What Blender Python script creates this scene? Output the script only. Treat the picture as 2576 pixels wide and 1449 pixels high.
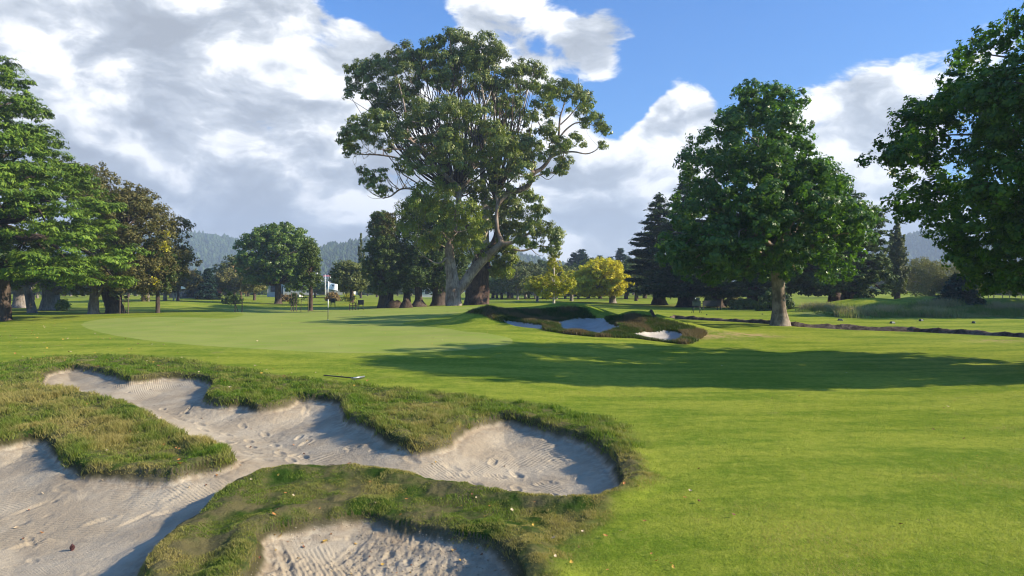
import bpy, math, random
import numpy as np
from mathutils import Vector
random.seed(7); RNG = np.random.default_rng(11)
SC = bpy.context.scene
for o in list(bpy.data.objects): bpy.data.objects.remove(o)
HAZE = 0.00055
D2 = 2576.0                       # working measure of the sketch plan: 2576 x 1449 units
FD = 1718.0; CX = 1288.0; HY = 729.5; ZC = 2.4

# ------------------------------------------------------------------ camera
cam = bpy.data.cameras.new('camera'); co = bpy.data.objects.new('camera', cam)
SC.collection.objects.link(co); SC.camera = co
cam.sensor_width = 36.0; cam.lens = 36.0*FD/D2; cam.clip_start = 0.1; cam.clip_end = 20000
co.location = (0, 0, ZC)
co.rotation_euler = (math.radians(90) + math.atan((HY-724.5)/FD), 0, 0)
SC.render.resolution_x = 1024; SC.render.resolution_y = 576
SC.render.engine = 'CYCLES'
SC.view_settings.view_transform = 'Standard'; SC.view_settings.look = 'None'
SC.view_settings.gamma = 1.0; SC.view_settings.exposure = 1.06
SC.cycles.max_bounces = 6; SC.cycles.diffuse_bounces = 3; SC.cycles.glossy_bounces = 2
SC.cycles.transmission_bounces = 3; SC.cycles.volume_bounces = 0; SC.cycles.filter_width = 1.1

# ------------------------------------------------------------------ sun
ELEV = 28.0; AZ = 90.0            # sun stands to the right of the view
sl = bpy.data.lights.new('sun', 'SUN'); so = bpy.data.objects.new('sun', sl); SC.collection.objects.link(so)
sl.energy = 5.0; sl.angle = math.radians(0.5); sl.color = (1.0, 0.87, 0.68)
SUND = Vector((math.cos(math.radians(ELEV)), -0.12, math.sin(math.radians(ELEV)))).normalized()
so.rotation_euler = SUND.to_track_quat('Z', 'Y').to_euler(); so.location = (60, -10, 60)

# ------------------------------------------------------------------ node helper
class NT:
    def __init__(s, tree): s.t = tree; s.t.nodes.clear()
    def n(s, typ, **kw):
        nd = s.t.nodes.new(typ)
        for k, v in kw.items():
            if k.startswith('i_'):
                key = k[2:]; key = int(key) if key.isdigit() else key.replace('_', ' ')
                s.put(nd.inputs[key], v)
            else: setattr(nd, k, v)
        return nd
    def put(s, inp, v):
        if isinstance(v, bpy.types.NodeSocket): s.t.links.new(v, inp)
        elif isinstance(v, bpy.types.Node): s.t.links.new(v.outputs[0], inp)
        else: inp.default_value = v
    def m(s, op, a, b=0.0, c=None, clamp=False):
        nd = s.t.nodes.new('ShaderNodeMath'); nd.operation = op; nd.use_clamp = clamp
        s.put(nd.inputs[0], a); s.put(nd.inputs[1], b)
        if c is not None: s.put(nd.inputs[2], c)
        return nd.outputs[0]
    def vm(s, op, a, b=None, sc=None):
        nd = s.t.nodes.new('ShaderNodeVectorMath'); nd.operation = op
        s.put(nd.inputs[0], a)
        if b is not None: s.put(nd.inputs[1], b)
        if sc is not None: s.put(nd.inputs['Scale'], sc)
        return nd.outputs['Value'] if op in ('DOT_PRODUCT', 'LENGTH') else nd.outputs[0]
    def noise(s, vec, scale, detail=4, rough=0.55, dist=0.0):
        nd = s.t.nodes.new('ShaderNodeTexNoise')
        if vec is not None: s.put(nd.inputs['Vector'], vec)
        s.put(nd.inputs['Scale'], scale); nd.inputs['Detail'].default_value = detail
        nd.inputs['Roughness'].default_value = rough; nd.inputs['Distortion'].default_value = dist
        return nd.outputs[0]
    def mr(s, v, a, b, c=0.0, d=1.0, typ='SMOOTHSTEP'):
        nd = s.t.nodes.new('ShaderNodeMapRange'); nd.interpolation_type = typ
        s.put(nd.inputs[0], v)
        for i, q in enumerate((a, b, c, d)): s.put(nd.inputs[i+1], q)
        return nd.outputs[0]
    def mix(s, f, a, b, mode='MIX'):
        nd = s.t.nodes.new('ShaderNodeMix'); nd.data_type = 'RGBA'; nd.blend_type = mode
        s.put(nd.inputs[0], f)
        for i, q in ((6, a), (7, b)):
            if isinstance(q, tuple): q = (q[0], q[1], q[2], 1.0)
            s.put(nd.inputs[i], q)
        return nd.outputs[2]

# ------------------------------------------------------------------ sky
W = bpy.data.worlds.new('World'); SC.world = W; W.use_nodes = True
t = NT(W.node_tree)
tc = t.n('ShaderNodeTexCoord'); dvec = tc.outputs['Generated']
sky = t.n('ShaderNodeTexSky'); sky.sky_type = 'NISHITA'; sky.sun_disc = False
sky.sun_elevation = math.radians(ELEV); sky.sun_rotation = math.radians(AZ + 18)
sky.air_density = 1.2; sky.dust_density = 0.6; sky.ozone_density = 2.5
def sdir(x, y):
    return Vector(((x-CX)/FD, 1.0, (HY-y)/FD)).normalized()
sep = t.n('ShaderNodeSeparateXYZ'); t.put(sep.inputs[0], dvec)
dz = sep.outputs[2]
stretch = t.vm('MULTIPLY', dvec, (1.0, 1.0, 1.75))
warp = t.n('ShaderNodeTexNoise'); t.put(warp.inputs['Vector'], stretch); warp.inputs['Scale'].default_value = 5.0; warp.inputs['Detail'].default_value = 4
wv = t.vm('SCALE', t.vm('SUBTRACT', warp.outputs[1], (0.5, 0.5, 0.5)), sc=0.16)
p1 = t.vm('ADD', stretch, wv)
n1 = t.noise(p1, 6.5, 10, 0.60)
n2 = t.noise(t.vm('ADD', p1, (0.035, 0.0, 0.060)), 6.5, 5, 0.52)
nbig = t.noise(p1, 2.6, 3, 0.5)
BL = [(60,120,330,.70),(330,150,300,.72),(560,110,210,.55),(760,130,170,.75),(900,130,130,.7),(420,330,330,.6),(820,250,260,.7),
      (100,350,300,.8),(600,420,330,.6),(900,450,260,.65),(1150,500,260,.55),(200,560,300,.4),(700,600,300,.4),
      (1200,40,120,.52),(1330,50,80,.30),(1420,110,95,.56),(1510,120,85,.56),(1530,190,60,.40),(1340,170,60,.36),(1360,110,40,-.35),
      (1680,300,75,.6),(1750,280,85,.66),(1690,365,90,.6),(1430,470,150,.6),(1560,520,170,.65),(1650,430,120,.5),(1450,600,160,.5),
      (2110,300,110,.85),(2220,270,100,.8),(2060,360,90,.6),(2190,380,130,.7),(2240,500,120,.4),(2300,600,200,.4),(1700,600,200,.4),(1800,330,100,.4),
      (840,-10,100,-.75),(680,30,60,-.8),(960,30,110,-.7),(1050,60,80,-.5),(600,235,60,-.85),(1600,230,70,-.6),(1560,300,60,-.45),(1830,180,90,-.5),(1560,350,40,-.3),(640,300,40,-.4),(560,290,50,-.4),(10,10,50,-.6),(1110,60,50,-.4)]
acc = None
for (x, y, r, w) in BL:
    c = sdir(x, y); ang = r/FD*0.9; k = 1.0/(1-math.cos(ang*1.0))
    dt = t.vm('DOT_PRODUCT', dvec, tuple(c))
    # w * exp(-(1-dot)*k)
    e = t.m('EXPONENT', t.m('MULTIPLY_ADD', dt, k, -k))
    acc = t.m('MULTIPLY', e, w) if acc is None else t.m('MULTIPLY_ADD', e, w, acc)
cov = t.m('MINIMUM', acc, 0.95)
low = t.m('MULTIPLY', t.mr(dz, 0.0, 0.16, 0.42, 0.0), t.mr(sep.outputs[1], 0.0, 0.35))
cov = t.m('SUBTRACT', t.m('ADD', cov, low), t.mr(sep.outputs[1], 0.5, -0.1, 0.0, 0.22))
amt = t.m('ADD', cov, t.m('MULTIPLY_ADD', n1, 2.7, -1.35-0.30))
alpha = t.mr(amt, -0.02, 0.30)
lit = t.m('MULTIPLY_ADD', t.m('SUBTRACT', n1, n2), 4.4, 0.51)
thick = t.mr(amt, 0.15, 1.15, 0.30, -0.26, 'LINEAR')
edge = t.m('MULTIPLY_ADD', nbig, -1.3, 0.72)
sx = t.mr(sep.outputs[0], -0.5, 0.5, -0.06, 0.10, 'LINEAR')
lum = t.m('ADD', t.m('ADD', t.m('ADD', lit, thick), edge), sx, clamp=True)
cramp = t.n('ShaderNodeValToRGB'); t.put(cramp.inputs[0], lum)
cr = cramp.color_ramp
cr.elements[0].position = 0.0; cr.elements[0].color = (0.33, 0.35, 0.385, 1)
cr.elements[1].position = 1.0; cr.elements[1].color = (1.02, 1.01, 1.0, 1)
e = cr.elements.new(0.35); e.color = (0.40, 0.43, 0.475, 1)
e = cr.elements.new(0.65); e.color = (0.58, 0.61, 0.65, 1)
skyc = t.mix(1.0, sky.outputs[0], (0.030, 0.088, 0.160), 'MULTIPLY')
fin = t.mix(alpha, skyc, cramp.outputs[0])
hz = t.mr(dz, 0.0, 0.10, 0.55, 0.0)
fin = t.mix(hz, fin, (0.66, 0.69, 0.72))
bg = t.n('ShaderNodeBackground'); t.put(bg.inputs[0], fin); bg.inputs[1].default_value = 0.66
wo = t.n('ShaderNodeOutputWorld'); t.put(wo.inputs[0], bg.outputs[0])
W.cycles.sampling_method = 'MANUAL'; W.cycles.sample_map_resolution = 512

# ------------------------------------------------------------------ object helpers
def link(o): SC.collection.objects.link(o); return o
def tag(o, label=None, cat=None, group=None, kind=None):
    if label: o['label'] = label
    if cat: o['category'] = cat
    if group: o['group'] = group
    if kind: o['kind'] = kind
    return o
def empty(name, loc, label, cat, group=None, rz=0):
    o = link(bpy.data.objects.new(name, None)); o.location = loc; o.rotation_euler = (0, 0, rz)
    o.empty_display_size = 0.2
    return tag(o, label, cat, group)
def rawmesh(name, V, loops, starts, mat=None, smooth=False, attrs=None):
    me = bpy.data.meshes.new(name)
    V = np.asarray(V, dtype=np.float32)
    me.vertices.add(len(V)); me.vertices.foreach_set('co', V.ravel())
    loops = np.asarray(loops, dtype=np.int32).ravel(); starts = np.asarray(starts, dtype=np.int32)
    me.loops.add(len(loops)); me.loops.foreach_set('vertex_index', loops)
    me.polygons.add(len(starts)); me.polygons.foreach_set('loop_start', starts)
    me.update(calc_edges=True)
    if smooth: me.polygons.foreach_set('use_smooth', np.ones(len(starts), dtype=bool))
    for k, a in (attrs or {}).items():
        at = me.attributes.new(k, 'FLOAT', 'POINT'); at.data.foreach_set('value', np.asarray(a, dtype=np.float32))
    if mat: me.materials.append(mat)
    return me
def quads(name, V, F, mat=None, smooth=False, attrs=None):
    F = np.asarray(F, dtype=np.int32)
    return rawmesh(name, V, F, np.arange(len(F))*F.shape[1], mat, smooth, attrs)
def obj(name, me, parent=None):
    o = link(bpy.data.objects.new(name, me))
    if parent is not None: o.parent = parent
    return o
class MB:
    """collects small solid shapes into one mesh"""
    def __init__(s): s.v = []; s.f = []
    def add(s, vs, fs):
        b = len(s.v); s.v += [tuple(p) for p in vs]; s.f += [tuple(i+b for i in f) for f in fs]
    def box(s, c, d, rz=0.0, tilt=None):
        vs = []
        for i in (-1, 1):
            for j in (-1, 1):
                for k in (-1, 1):
                    p = Vector((i*d[0]/2, j*d[1]/2, k*d[2]/2))
                    if tilt: p.rotate(tilt)
                    x = p.x*math.cos(rz)-p.y*math.sin(rz); y = p.x*math.sin(rz)+p.y*math.cos(rz)
                    vs.append((c[0]+x, c[1]+y, c[2]+p.z))
        s.add(vs, [(0,1,3,2),(4,6,7,5),(0,4,5,1),(2,3,7,6),(0,2,6,4),(1,5,7,3)])
    def tube(s, pts, rad, n=8, cap=True):
        V, F = tube_arr(pts, rad, n)
        b = len(s.v); s.v += [tuple(p) for p in V]; s.f += [tuple(int(i)+b for i in f) for f in F]
        if cap:
            s.f.append(tuple(b+i for i in range(n))[::-1]); m = len(V)-n; s.f.append(tuple(b+m+i for i in range(n)))
    def build(s, name, mat, parent=None, smooth=False, bevel=0.0):
        me = bpy.data.meshes.new(name); me.from_pydata(s.v, [], s.f); me.materials.append(mat)
        if smooth:
            for p in me.polygons: p.use_smooth = True
        o = obj(name, me, parent)
        if bevel:
            b = o.modifiers.new('bevel', 'BEVEL'); b.width = bevel; b.segments = 2
        return o
def tube_arr(pts, rad, n=8, wob=0.0, seed=0, flute=0.0):
    P = np.asarray(pts, dtype=float); R = np.broadcast_to(np.asarray(rad, dtype=float), (len(P),))
    T = np.gradient(P, axis=0); T /= np.linalg.norm(T, axis=1)[:, None]+1e-9
    ref = np.array([0.0, 1.0, 0.0]) if abs(T[:, 1]).max() < 0.9 else np.array([0.3, 0.1, 0.95])
    A = np.cross(T, ref); A /= np.linalg.norm(A, axis=1)[:, None]+1e-9
    B = np.cross(T, A)
    a = np.linspace(0, 2*np.pi, n, endpoint=False)
    rr = np.ones((len(P), n))
    if wob: 
        g = np.random.default_rng(seed)
        ph = g.uniform(0, 6.28, 5); L = np.arange(len(P))[:, None]
        rr += wob*(np.sin(3*a+ph[0]+L*0.35)*0.5+np.sin(5*a+ph[1]-L*0.2)*0.35+np.sin(2*a+ph[2]+L*0.7)*0.4) + g.normal(0, wob*0.25, rr.shape)
    if flute: rr += flute*np.sin(7*a[None, :]+1.3)*np.linspace(1, 0.1, len(P))[:, None]
    V = P[:, None, :] + (A[:, None, :]*np.cos(a)[None, :, None] + B[:, None, :]*np.sin(a)[None, :, None])*(R[:, None]*rr)[:, :, None]
    V = V.reshape(-1, 3)
    i = np.arange(len(P)-1)[:, None]*n; j = np.arange(n)[None, :]; k = (j+1) % n
    F = np.stack([i+j, i+k, i+n+k, i+n+j], axis=-1).reshape(-1, 4)
    return V, F
def smoothpath(pts, n=4):
    """Catmull-Rom through (x,y,z,r) rows"""
    P = np.asarray(pts, dtype=float); Q = np.vstack([2*P[0]-P[1], P, 2*P[-1]-P[-2]]); out = []
    for i in range(1, len(Q)-2):
        for q in np.linspace(0, 1, n, endpoint=False):
            a, b, c, d = Q[i-1], Q[i], Q[i+1], Q[i+2]
            out.append(0.5*((2*b)+(-a+c)*q+(2*a-5*b+4*c-d)*q*q+(-a+3*b-3*c+d)*q**3))
    out.append(P[-1]); out = np.array(out); out[:, 3] = np.maximum(out[:, 3], 0.006)
    return out

# ------------------------------------------------------------------ materials
def newmat(name):
    m = bpy.data.materials.new(name); m.use_nodes = True; return m, NT(m.node_tree)
def plain(name, col, rough=0.6, metal=0.0, var=0.15, scale=8.0, bump=0.2):
    m, t = newmat(name)
    tc = t.n('ShaderNodeTexCoord'); n = t.noise(tc.outputs['Object'], scale, 5, 0.6)
    c = t.mix(n, tuple(max(0, q*(1-var)) for q in col), tuple(min(1, q*(1+var)) for q in col))
    b = t.n('ShaderNodeBsdfPrincipled'); t.put(b.inputs['Base Color'], c)
    b.inputs['Roughness'].default_value = rough; b.inputs['Metallic'].default_value = metal
    bp = t.n('ShaderNodeBump'); bp.inputs['Strength'].default_value = bump; bp.inputs['Distance'].default_value = 0.01
    t.put(bp.inputs['Height'], n); t.put(b.inputs['Normal'], bp.outputs[0])
    o = t.n('ShaderNodeOutputMaterial'); t.put(o.inputs[0], b.outputs[0]); return m
def leafmat(name, ca, cb, trans=0.35, spec=0.35, rough=0.5, tcol=None, big=0.35, cc=None):
    """ca/cb the two leaf colours picked per leaf, cc an occasional third one in patches"""
    m, t = newmat(name)
    at = t.n('ShaderNodeAttribute'); at.attribute_name = 'v'; v = at.outputs['Fac']
    a2 = t.n('ShaderNodeAttribute'); a2.attribute_name = 'c'; cl = a2.outputs['Fac']
    col = t.mix(v, ca, cb)
    if cc is not None:
        col = t.mix(t.mr(cl, 0.72, 0.95), col, cc)
    oi = t.n('ShaderNodeObjectInfo')
    tone = t.m('MULTIPLY_ADD', cl, 0.55, 0.72); tone = t.m('MULTIPLY', tone, t.m('MULTIPLY_ADD', oi.outputs['Random'], 0.2, 0.9))
    cb_ = t.n('ShaderNodeCombineColor'); [t.put(cb_.inputs[i], tone) for i in range(3)]
    col = t.mix(1.0, col, cb_.outputs[0], 'MULTIPLY')
    b = t.n('ShaderNodeBsdfPrincipled'); t.put(b.inputs['Base Color'], col)
    b.inputs['Roughness'].default_value = rough; b.inputs['Specular IOR Level'].default_value = spec
    tr = t.n('ShaderNodeBsdfTranslucent'); tc_ = t.mix(1.0, col, tcol or (1.35, 1.45, 0.55), 'MULTIPLY'); t.put(tr.inputs[0], tc_)
    mx = t.n('ShaderNodeMixShader'); mx.inputs[0].default_value = trans
    t.put(mx.inputs[1], b.outputs[0]); t.put(mx.inputs[2], tr.outputs[0])
    o = t.n('ShaderNodeOutputMaterial'); t.put(o.inputs[0], mx.outputs[0]); return m
def barkmat(name, ca, cb, sc=(9, 9, 1.6), bump=0.6, scale=1.0):
    m, t = newmat(name)
    tc = t.n('ShaderNodeTexCoord'); v = t.vm('MULTIPLY', tc.outputs['Object'], tuple(q*scale for q in sc))
    n = t.noise(v, 1.0, 6, 0.65, 0.6); n2 = t.noise(tc.outputs['Object'], 0.9, 3)
    f = t.m('ADD', t.m('MULTIPLY', n, 0.8), t.m('MULTIPLY_ADD', n2, 0.7, -0.25))
    c = t.mix(t.mr(f, 0.3, 0.75), ca, cb)
    b = t.n('ShaderNodeBsdfPrincipled'); t.put(b.inputs['Base Color'], c); b.inputs['Roughness'].default_value = 0.9
    b.inputs['Specular IOR Level'].default_value = 0.15
    bp = t.n('ShaderNodeBump'); bp.inputs['Strength'].default_value = bump; bp.inputs['Distance'].default_value = 0.06
    t.put(bp.inputs['Height'], n); t.put(b.inputs['Normal'], bp.outputs[0])
    o = t.n('ShaderNodeOutputMaterial'); t.put(o.inputs[0], b.outputs[0]); return m

# ------------------------------------------------------------------ numpy noise
def vnoise(x, y, seed=0):
    xi = np.floor(x).astype(np.int64); yi = np.floor(y).astype(np.int64); fx = x-xi; fy = y-yi
    fx = fx*fx*(3-2*fx); fy = fy*fy*(3-2*fy)
    def h(a, b):
        q = (a*374761393 + b*668265263 + seed*974711) & 0xffffffff
        q = ((q ^ (q >> 13))*1274126177) & 0xffffffff
        return ((q ^ (q >> 16)) & 0xffff)/65535.0
    return (h(xi, yi)*(1-fx)+h(xi+1, yi)*fx)*(1-fy) + (h(xi, yi+1)*(1-fx)+h(xi+1, yi+1)*fx)*fy
def fbm(x, y, oct=4, seed=0):
    s = 0; a = 0.5; n = 0
    for i in range(oct):
        s = s + a*vnoise(x*2**i+17.3*i, y*2**i-9.1*i, seed+i); n += a; a *= 0.5
    return s/n
def sstep(x, a, b):
    q = np.clip((x-a)/(b-a), 0, 1); return q*q*(3-2*q)

# ------------------------------------------------------------------ terrain
ZCTL = []
def zrow(Y, *pts):
    for xd, z in pts: ZCTL.append((xd, Y, z))
zrow(1.0, (-3000,-.15),(0,-.12),(1288,0),(2576,0),(5500,.1))
zrow(3.5, (-2500,-.2),(400,-.2),(1288,-.02),(2500,.02),(5000,.1))
zrow(6.5, (-1500,-.2),(0,-.28),(450,-.27),(800,-.25),(1100,-.22),(1400,-.12),(1800,-.02),(2576,.05),(4000,.1))
zrow(8.4, (0,-.25),(450,-.22),(900,-.17),(1288,-.12),(1700,-.02),(2576,.05))
zrow(9.7, (-800,-.1),(300,-.2),(700,-.06),(950,-.06),(1288,-.08),(1700,0),(2576,.06),(4000,.1))
zrow(13.5, (-800,.1),(0,.0),(300,-.02),(700,-.05),(1000,.04),(1288,.06),(1800,.05),(2576,.1),(4000,.1))
zrow(18., (-600,.1),(0,.05),(400,.08),(800,.12),(1288,.12),(2000,.05),(2576,.1),(4000,.1))
zrow(24., (-600,.15),(0,.2),(600,.28),(1000,.3),(1288,.27),(1600,.10),(2000,.03),(2576,.15),(4000,.2))
zrow(30., (0,.32),(400,.42),(800,.46),(1150,.5),(1400,.45),(1560,.42),(1700,.32),(2000,.22),(2576,.3),(4000,.3))
zrow(38., (-600,.2),(0,.25),(300,.45),(820,.58),(1100,.75),(1288,.88),(1450,.75),(1700,.55),(1950,.55),(2576,.5),(4000,.4))
zrow(46., (-600,.2),(0,.3),(400,.5),(820,.68),(1100,.92),(1288,1.05),(1500,.75),(2000,.55),(2576,.6),(4000,.5))
zrow(55., (0,.3),(300,.45),(600,.55),(900,.8),(1100,1.05),(1300,1.15),(1500,.7),(2000,.6),(2300,.75),(2576,.85),(3500,.7))
zrow(66., (-600,.2),(0,.25),(300,.2),(600,.15),(900,.25),(1100,.75),(1300,.9),(1500,.6),(2000,.6),(2300,1.0),(2576,.95))
zrow(90., (0,.35),(300,.45),(500,.3),(700,.0),(900,.1),(1100,.4),(1300,.7),(1600,.5),(2000,.6),(2300,.8),(2800,.7))
zrow(125., (0,.6),(400,.8),(700,.4),(1000,.5),(1300,.6),(1700,.6),(2300,.7))
zrow(200., (0,.7),(700,.7),(1300,.7),(2000,.9),(2600,.7))
zrow(500., (-500,.6),(1288,.6),(3000,.6)); zrow(3000., (-500,.6),(1288,.6),(3000,.6))
_c = np.array(ZCTL, dtype=float)
def pq(X, Y):
    Yp = np.maximum(Y, -2.0)+4.0
    return np.clip(X/Yp, -1.6, 1.6)*2.2, np.log(Yp)
_cx = (_c[:, 0]-CX)/FD*_c[:, 1]; _cp, _cq = pq(_cx, _c[:, 1]); _n = len(_c)
def _k(r2): return 0.5*r2*np.log(r2+1e-9)
_K = _k((_cp[:, None]-_cp[None])**2+(_cq[:, None]-_cq[None])**2) + np.eye(_n)*0.004
_P = np.stack([np.ones(_n), _cp, _cq], 1)
_A = np.block([[_K, _P], [_P.T, np.zeros((3, 3))]])
_w = np.linalg.solve(_A, np.concatenate([_c[:, 2], [0, 0, 0]]))
def rbf(X, Y):
    p, q = pq(X, Y); sh = p.shape; p = p.ravel(); q = q.ravel(); out = np.empty(len(p))
    for i in range(0, len(p), 60000):
        a = p[i:i+60000, None]; b = q[i:i+60000, None]
        out[i:i+60000] = _k((a-_cp)**2+(b-_cq)**2)@_w[:_n] + _w[_n]+a[:, 0]*_w[_n+1]+b[:, 0]*_w[_n+2]
    return out.reshape(sh)
def at(xd, yd, Y): return ((xd-CX)/FD*Y, Y, ZC-(yd-HY)/FD*Y)
# mounds: xd, Y, height, sx, sy, turn
BUMPS = [(1215,35.5,.74,1.5,1.8,.3),(1300,37.5,.48,1.9,1.6,.0),(1420,39,.72,2.3,1.9,.0),(1500,39,.34,2.2,1.6,.0),
         (1352,32.5,.30,1.0,1.6,.5),(1600,35,.75,1.6,1.6,.0),(1690,33.5,.42,1.7,1.3,.0),(1560,31.5,.30,.9,1.3,.4),(1780,32,.12,1.6,1.2,.0),
         (2090,58,.45,3,2.2,0),(2200,57,.8,3.5,2.2,0),(2310,60,.9,4,3,0),(2400,55,.35,4,2,0),(2520,58,.6,4,2.5,0),(2700,56,.5,5,3,0),(2020,52,.25,3,2,0),
         (1240,28.5,.14,3.5,1.6,.0),(1400,62,.25,6,3,0),(560,66,.35,5,4,0),(430,90,.5,9,6,0),(900,100,.4,8,5,0),(2080,170,2.2,30,25,0),(2200,110,.6,12,8,0),
         (140,14.0,.20,2.0,1.3,-.4),(360,12.6,.15,1.1,.9,-.5),(1010,12.4,.12,1.1,1.2,0)]
def h0(X, Y):
    X = np.asarray(X, dtype=float); Y = np.asarray(Y, dtype=float)
    z = rbf(X, Y)
    for xd, yy, h, sx, sy, a in BUMPS:
        x0 = (xd-CX)/FD*yy; dx = X-x0; dy = Y-yy; u = dx*math.cos(a)+dy*math.sin(a); v = -dx*math.sin(a)+dy*math.cos(a)
        z = z + h*np.exp(-(u/sx)**2-(v/sy)**2)
    z = z + 0.10*(fbm(X*0.11, Y*0.11, 3, 5)-0.5)*sstep(Y, 6, 40) + 0.35*(fbm(X*0.03, Y*0.03, 3, 9)-0.5)*sstep(Y, 60, 120)
    return z
_YS = np.exp(np.linspace(np.log(2.0), np.log(900), 3000))
def hit(xd, yd, far=900):
    X = (xd-CX)/FD*_YS; Z = ZC-(yd-HY)/FD*_YS
    b = np.nonzero((Z-h0(X, _YS)) < 0)[0]
    i = b[0] if len(b) else len(_YS)-1
    return (X[i], _YS[i])
def poly_w(pts, n=3):
    """closed outline of the plan, smoothed, laid on the ground"""
    P = np.array(pts, dtype=float); out = []
    L = len(P)
    for i in range(L):
        a, b, c, d = P[i-1], P[i], P[(i+1) % L], P[(i+2) % L]
        for q in np.linspace(0, 1, n, endpoint=False):
            out.append(0.5*((2*b)+(-a+c)*q+(2*a-5*b+4*c-d)*q*q+(-a+3*b-3*c+d)*q**3))
    return np.array([hit(*p) for p in out])
def inside(P, X, Y):
    r = np.zeros(X.shape, bool); n = len(P)
    for i in range(n):
        x1, y1 = P[i]; x2, y2 = P[(i+1) % n]
        if y1 == y2: continue
        c = ((y1 > Y) != (y2 > Y)) & (X < (x2-x1)*(Y-y1)/(y2-y1)+x1); r ^= c
    return r
def sdist(P, X, Y):
    """signed distance, positive inside"""
    d = np.full(X.shape, 1e9); n = len(P)
    for i in range(n):
        x1, y1 = P[i]; x2, y2 = P[(i+1) % n]; dx = x2-x1; dy = y2-y1; L = dx*dx+dy*dy+1e-12
        q = np.clip(((X-x1)*dx+(Y-y1)*dy)/L, 0, 1)
        d = np.minimum(d, (X-x1-q*dx)**2+(Y-y1-q*dy)**2)
    d = np.sqrt(d); return np.where(inside(P, X, Y), d, -d)
MAIN = [(95,970),(112,938),(160,925),(225,925),(290,938),(330,952),(400,945),(470,944),(525,952),(538,972),(520,996),(560,1012),(620,1012),(650,1022),(720,1012),(745,998),(800,998),(845,1001),
        (868,1012),(876,1045),(930,1062),(965,1090),(1010,1112),(1055,1124),(1120,1108),(1150,1080),(1190,1060),(1250,1050),(1310,1054),(1400,1078),(1470,1098),(1535,1138),(1560,1178),(1572,1208),
        (1545,1234),(1480,1256),(1380,1254),(1250,1240),(1130,1216),(1010,1192),(900,1180),(800,1174),(700,1180),(640,1196),(580,1228),(530,1268),(495,1300),(440,1335),(400,1375),(375,1420),(360,1480),(330,1600),(60,1700),
        (-500,1600),(-500,1112),(-150,1108),(0,1108),(60,1098),(128,1100),(160,1140),(200,1172),(240,1184),(350,1186),(430,1190),(500,1172),(560,1160),(582,1146),(560,1128),(520,1114),(462,1098),(420,1070),(370,1040),(310,1015),(240,998),(150,985)]
NEARB = [(590,1500),(615,1440),(655,1390),(645,1350),(700,1325),(760,1312),(830,1302),(900,1292),(960,1300),(1030,1318),(1110,1335),(1200,1352),(1265,1380),(1298,1420),(1330,1470),(1360,1560),(1000,1650),(650,1620)]
FARA = [(1262,803),(1290,806),(1320,811),(1362,817),(1366,826),(1340,826),(1300,821),(1275,812)]
FARB = [(1404,812),(1425,806),(1448,801),(1490,800),(1520,801),(1532,812),(1562,823),(1540,830),(1508,840),(1470,838),(1420,831),(1410,822)]
FARC = [(1592,842),(1615,836),(1650,834),(1678,831),(1705,834),(1722,843),(1712,855),(1700,862),(1660,857),(1620,849)]
GREEN = [(203,817),(235,806),(300,800),(450,797),(540,801),(590,799),(612,791),(575,783),(560,779),(620,776),(750,774),(900,773),(1000,772),(1100,772),(1200,771),(1290,773),(1230,778),(1170,785),(1110,798),(1040,808),(1012,816),
         (1080,822),(1200,836),(1270,847),(1291,857),(1275,868),(1180,880),(1060,887),(950,889),(820,887),(700,881),(560,873),(440,864),(340,852),(250,836)]
ROUGH = [(-900,925),(-300,918),(0,912),(150,894),(300,893),(450,904),(560,920),(700,942),(850,960),(1000,978),(1200,1000),(1400,1024),(1520,1056),(1600,1105),(1635,1160),(1645,1205),(1600,1245),(1500,1310),(1420,1400),(1390,1500),(1420,1700),(-600,1700),(-900,1500)]
FROUGH = [(1180,786),(1210,778),(1300,782),(1400,776),(1470,778),(1560,795),(1640,800),(1700,812),(1750,826),(1775,840),(1750,858),(1722,866),(1600,850),(1500,848),(1400,836),(1280,812)]
RROUGH = [(2000,792),(2050,778),(2130,774),(2300,770),(2576,773),(3000,772),(3300,790),(3000,806),(2576,803),(2300,798),(2150,800)]
TRENCH = [(1640,797),(1700,801),(1800,806),(1900,812),(2000,820),(2100,826),(2200,830),(2300,833),(2400,838),(2500,843),(2600,850),(2800,862)]
wMAIN = poly_w(MAIN); wNEAR = poly_w(NEARB); wA = poly_w(FARA, 2); wB = poly_w(FARB, 2); wC = poly_w(FARC, 2)
wGREEN = poly_w(GREEN, 2); wROUGH = poly_w(ROUGH, 1); wFR = poly_w(FROUGH, 1); wRR = poly_w(RROUGH, 1)
wTR = np.array([hit(*p) for p in TRENCH])
# fan grid around the player's spot: fine near by, wide to the horizon
OFF = 4.0
tt = np.concatenate([-np.geomspace(2.3, .86, 60)[:-1], np.linspace(-.86, .86, 1500), np.geomspace(.86, 2.3, 60)[1:]])
yy = np.concatenate([np.geomspace(0.6, 8.0, 60)[:-1], np.geomspace(8.0, 62, 900)[:-1], np.geomspace(62, 1850, 360)])
NC, NR = len(tt), len(yy)
YP, TT = np.meshgrid(yy, tt, indexing='ij'); GY = YP-OFF; GX = TT*YP
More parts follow.
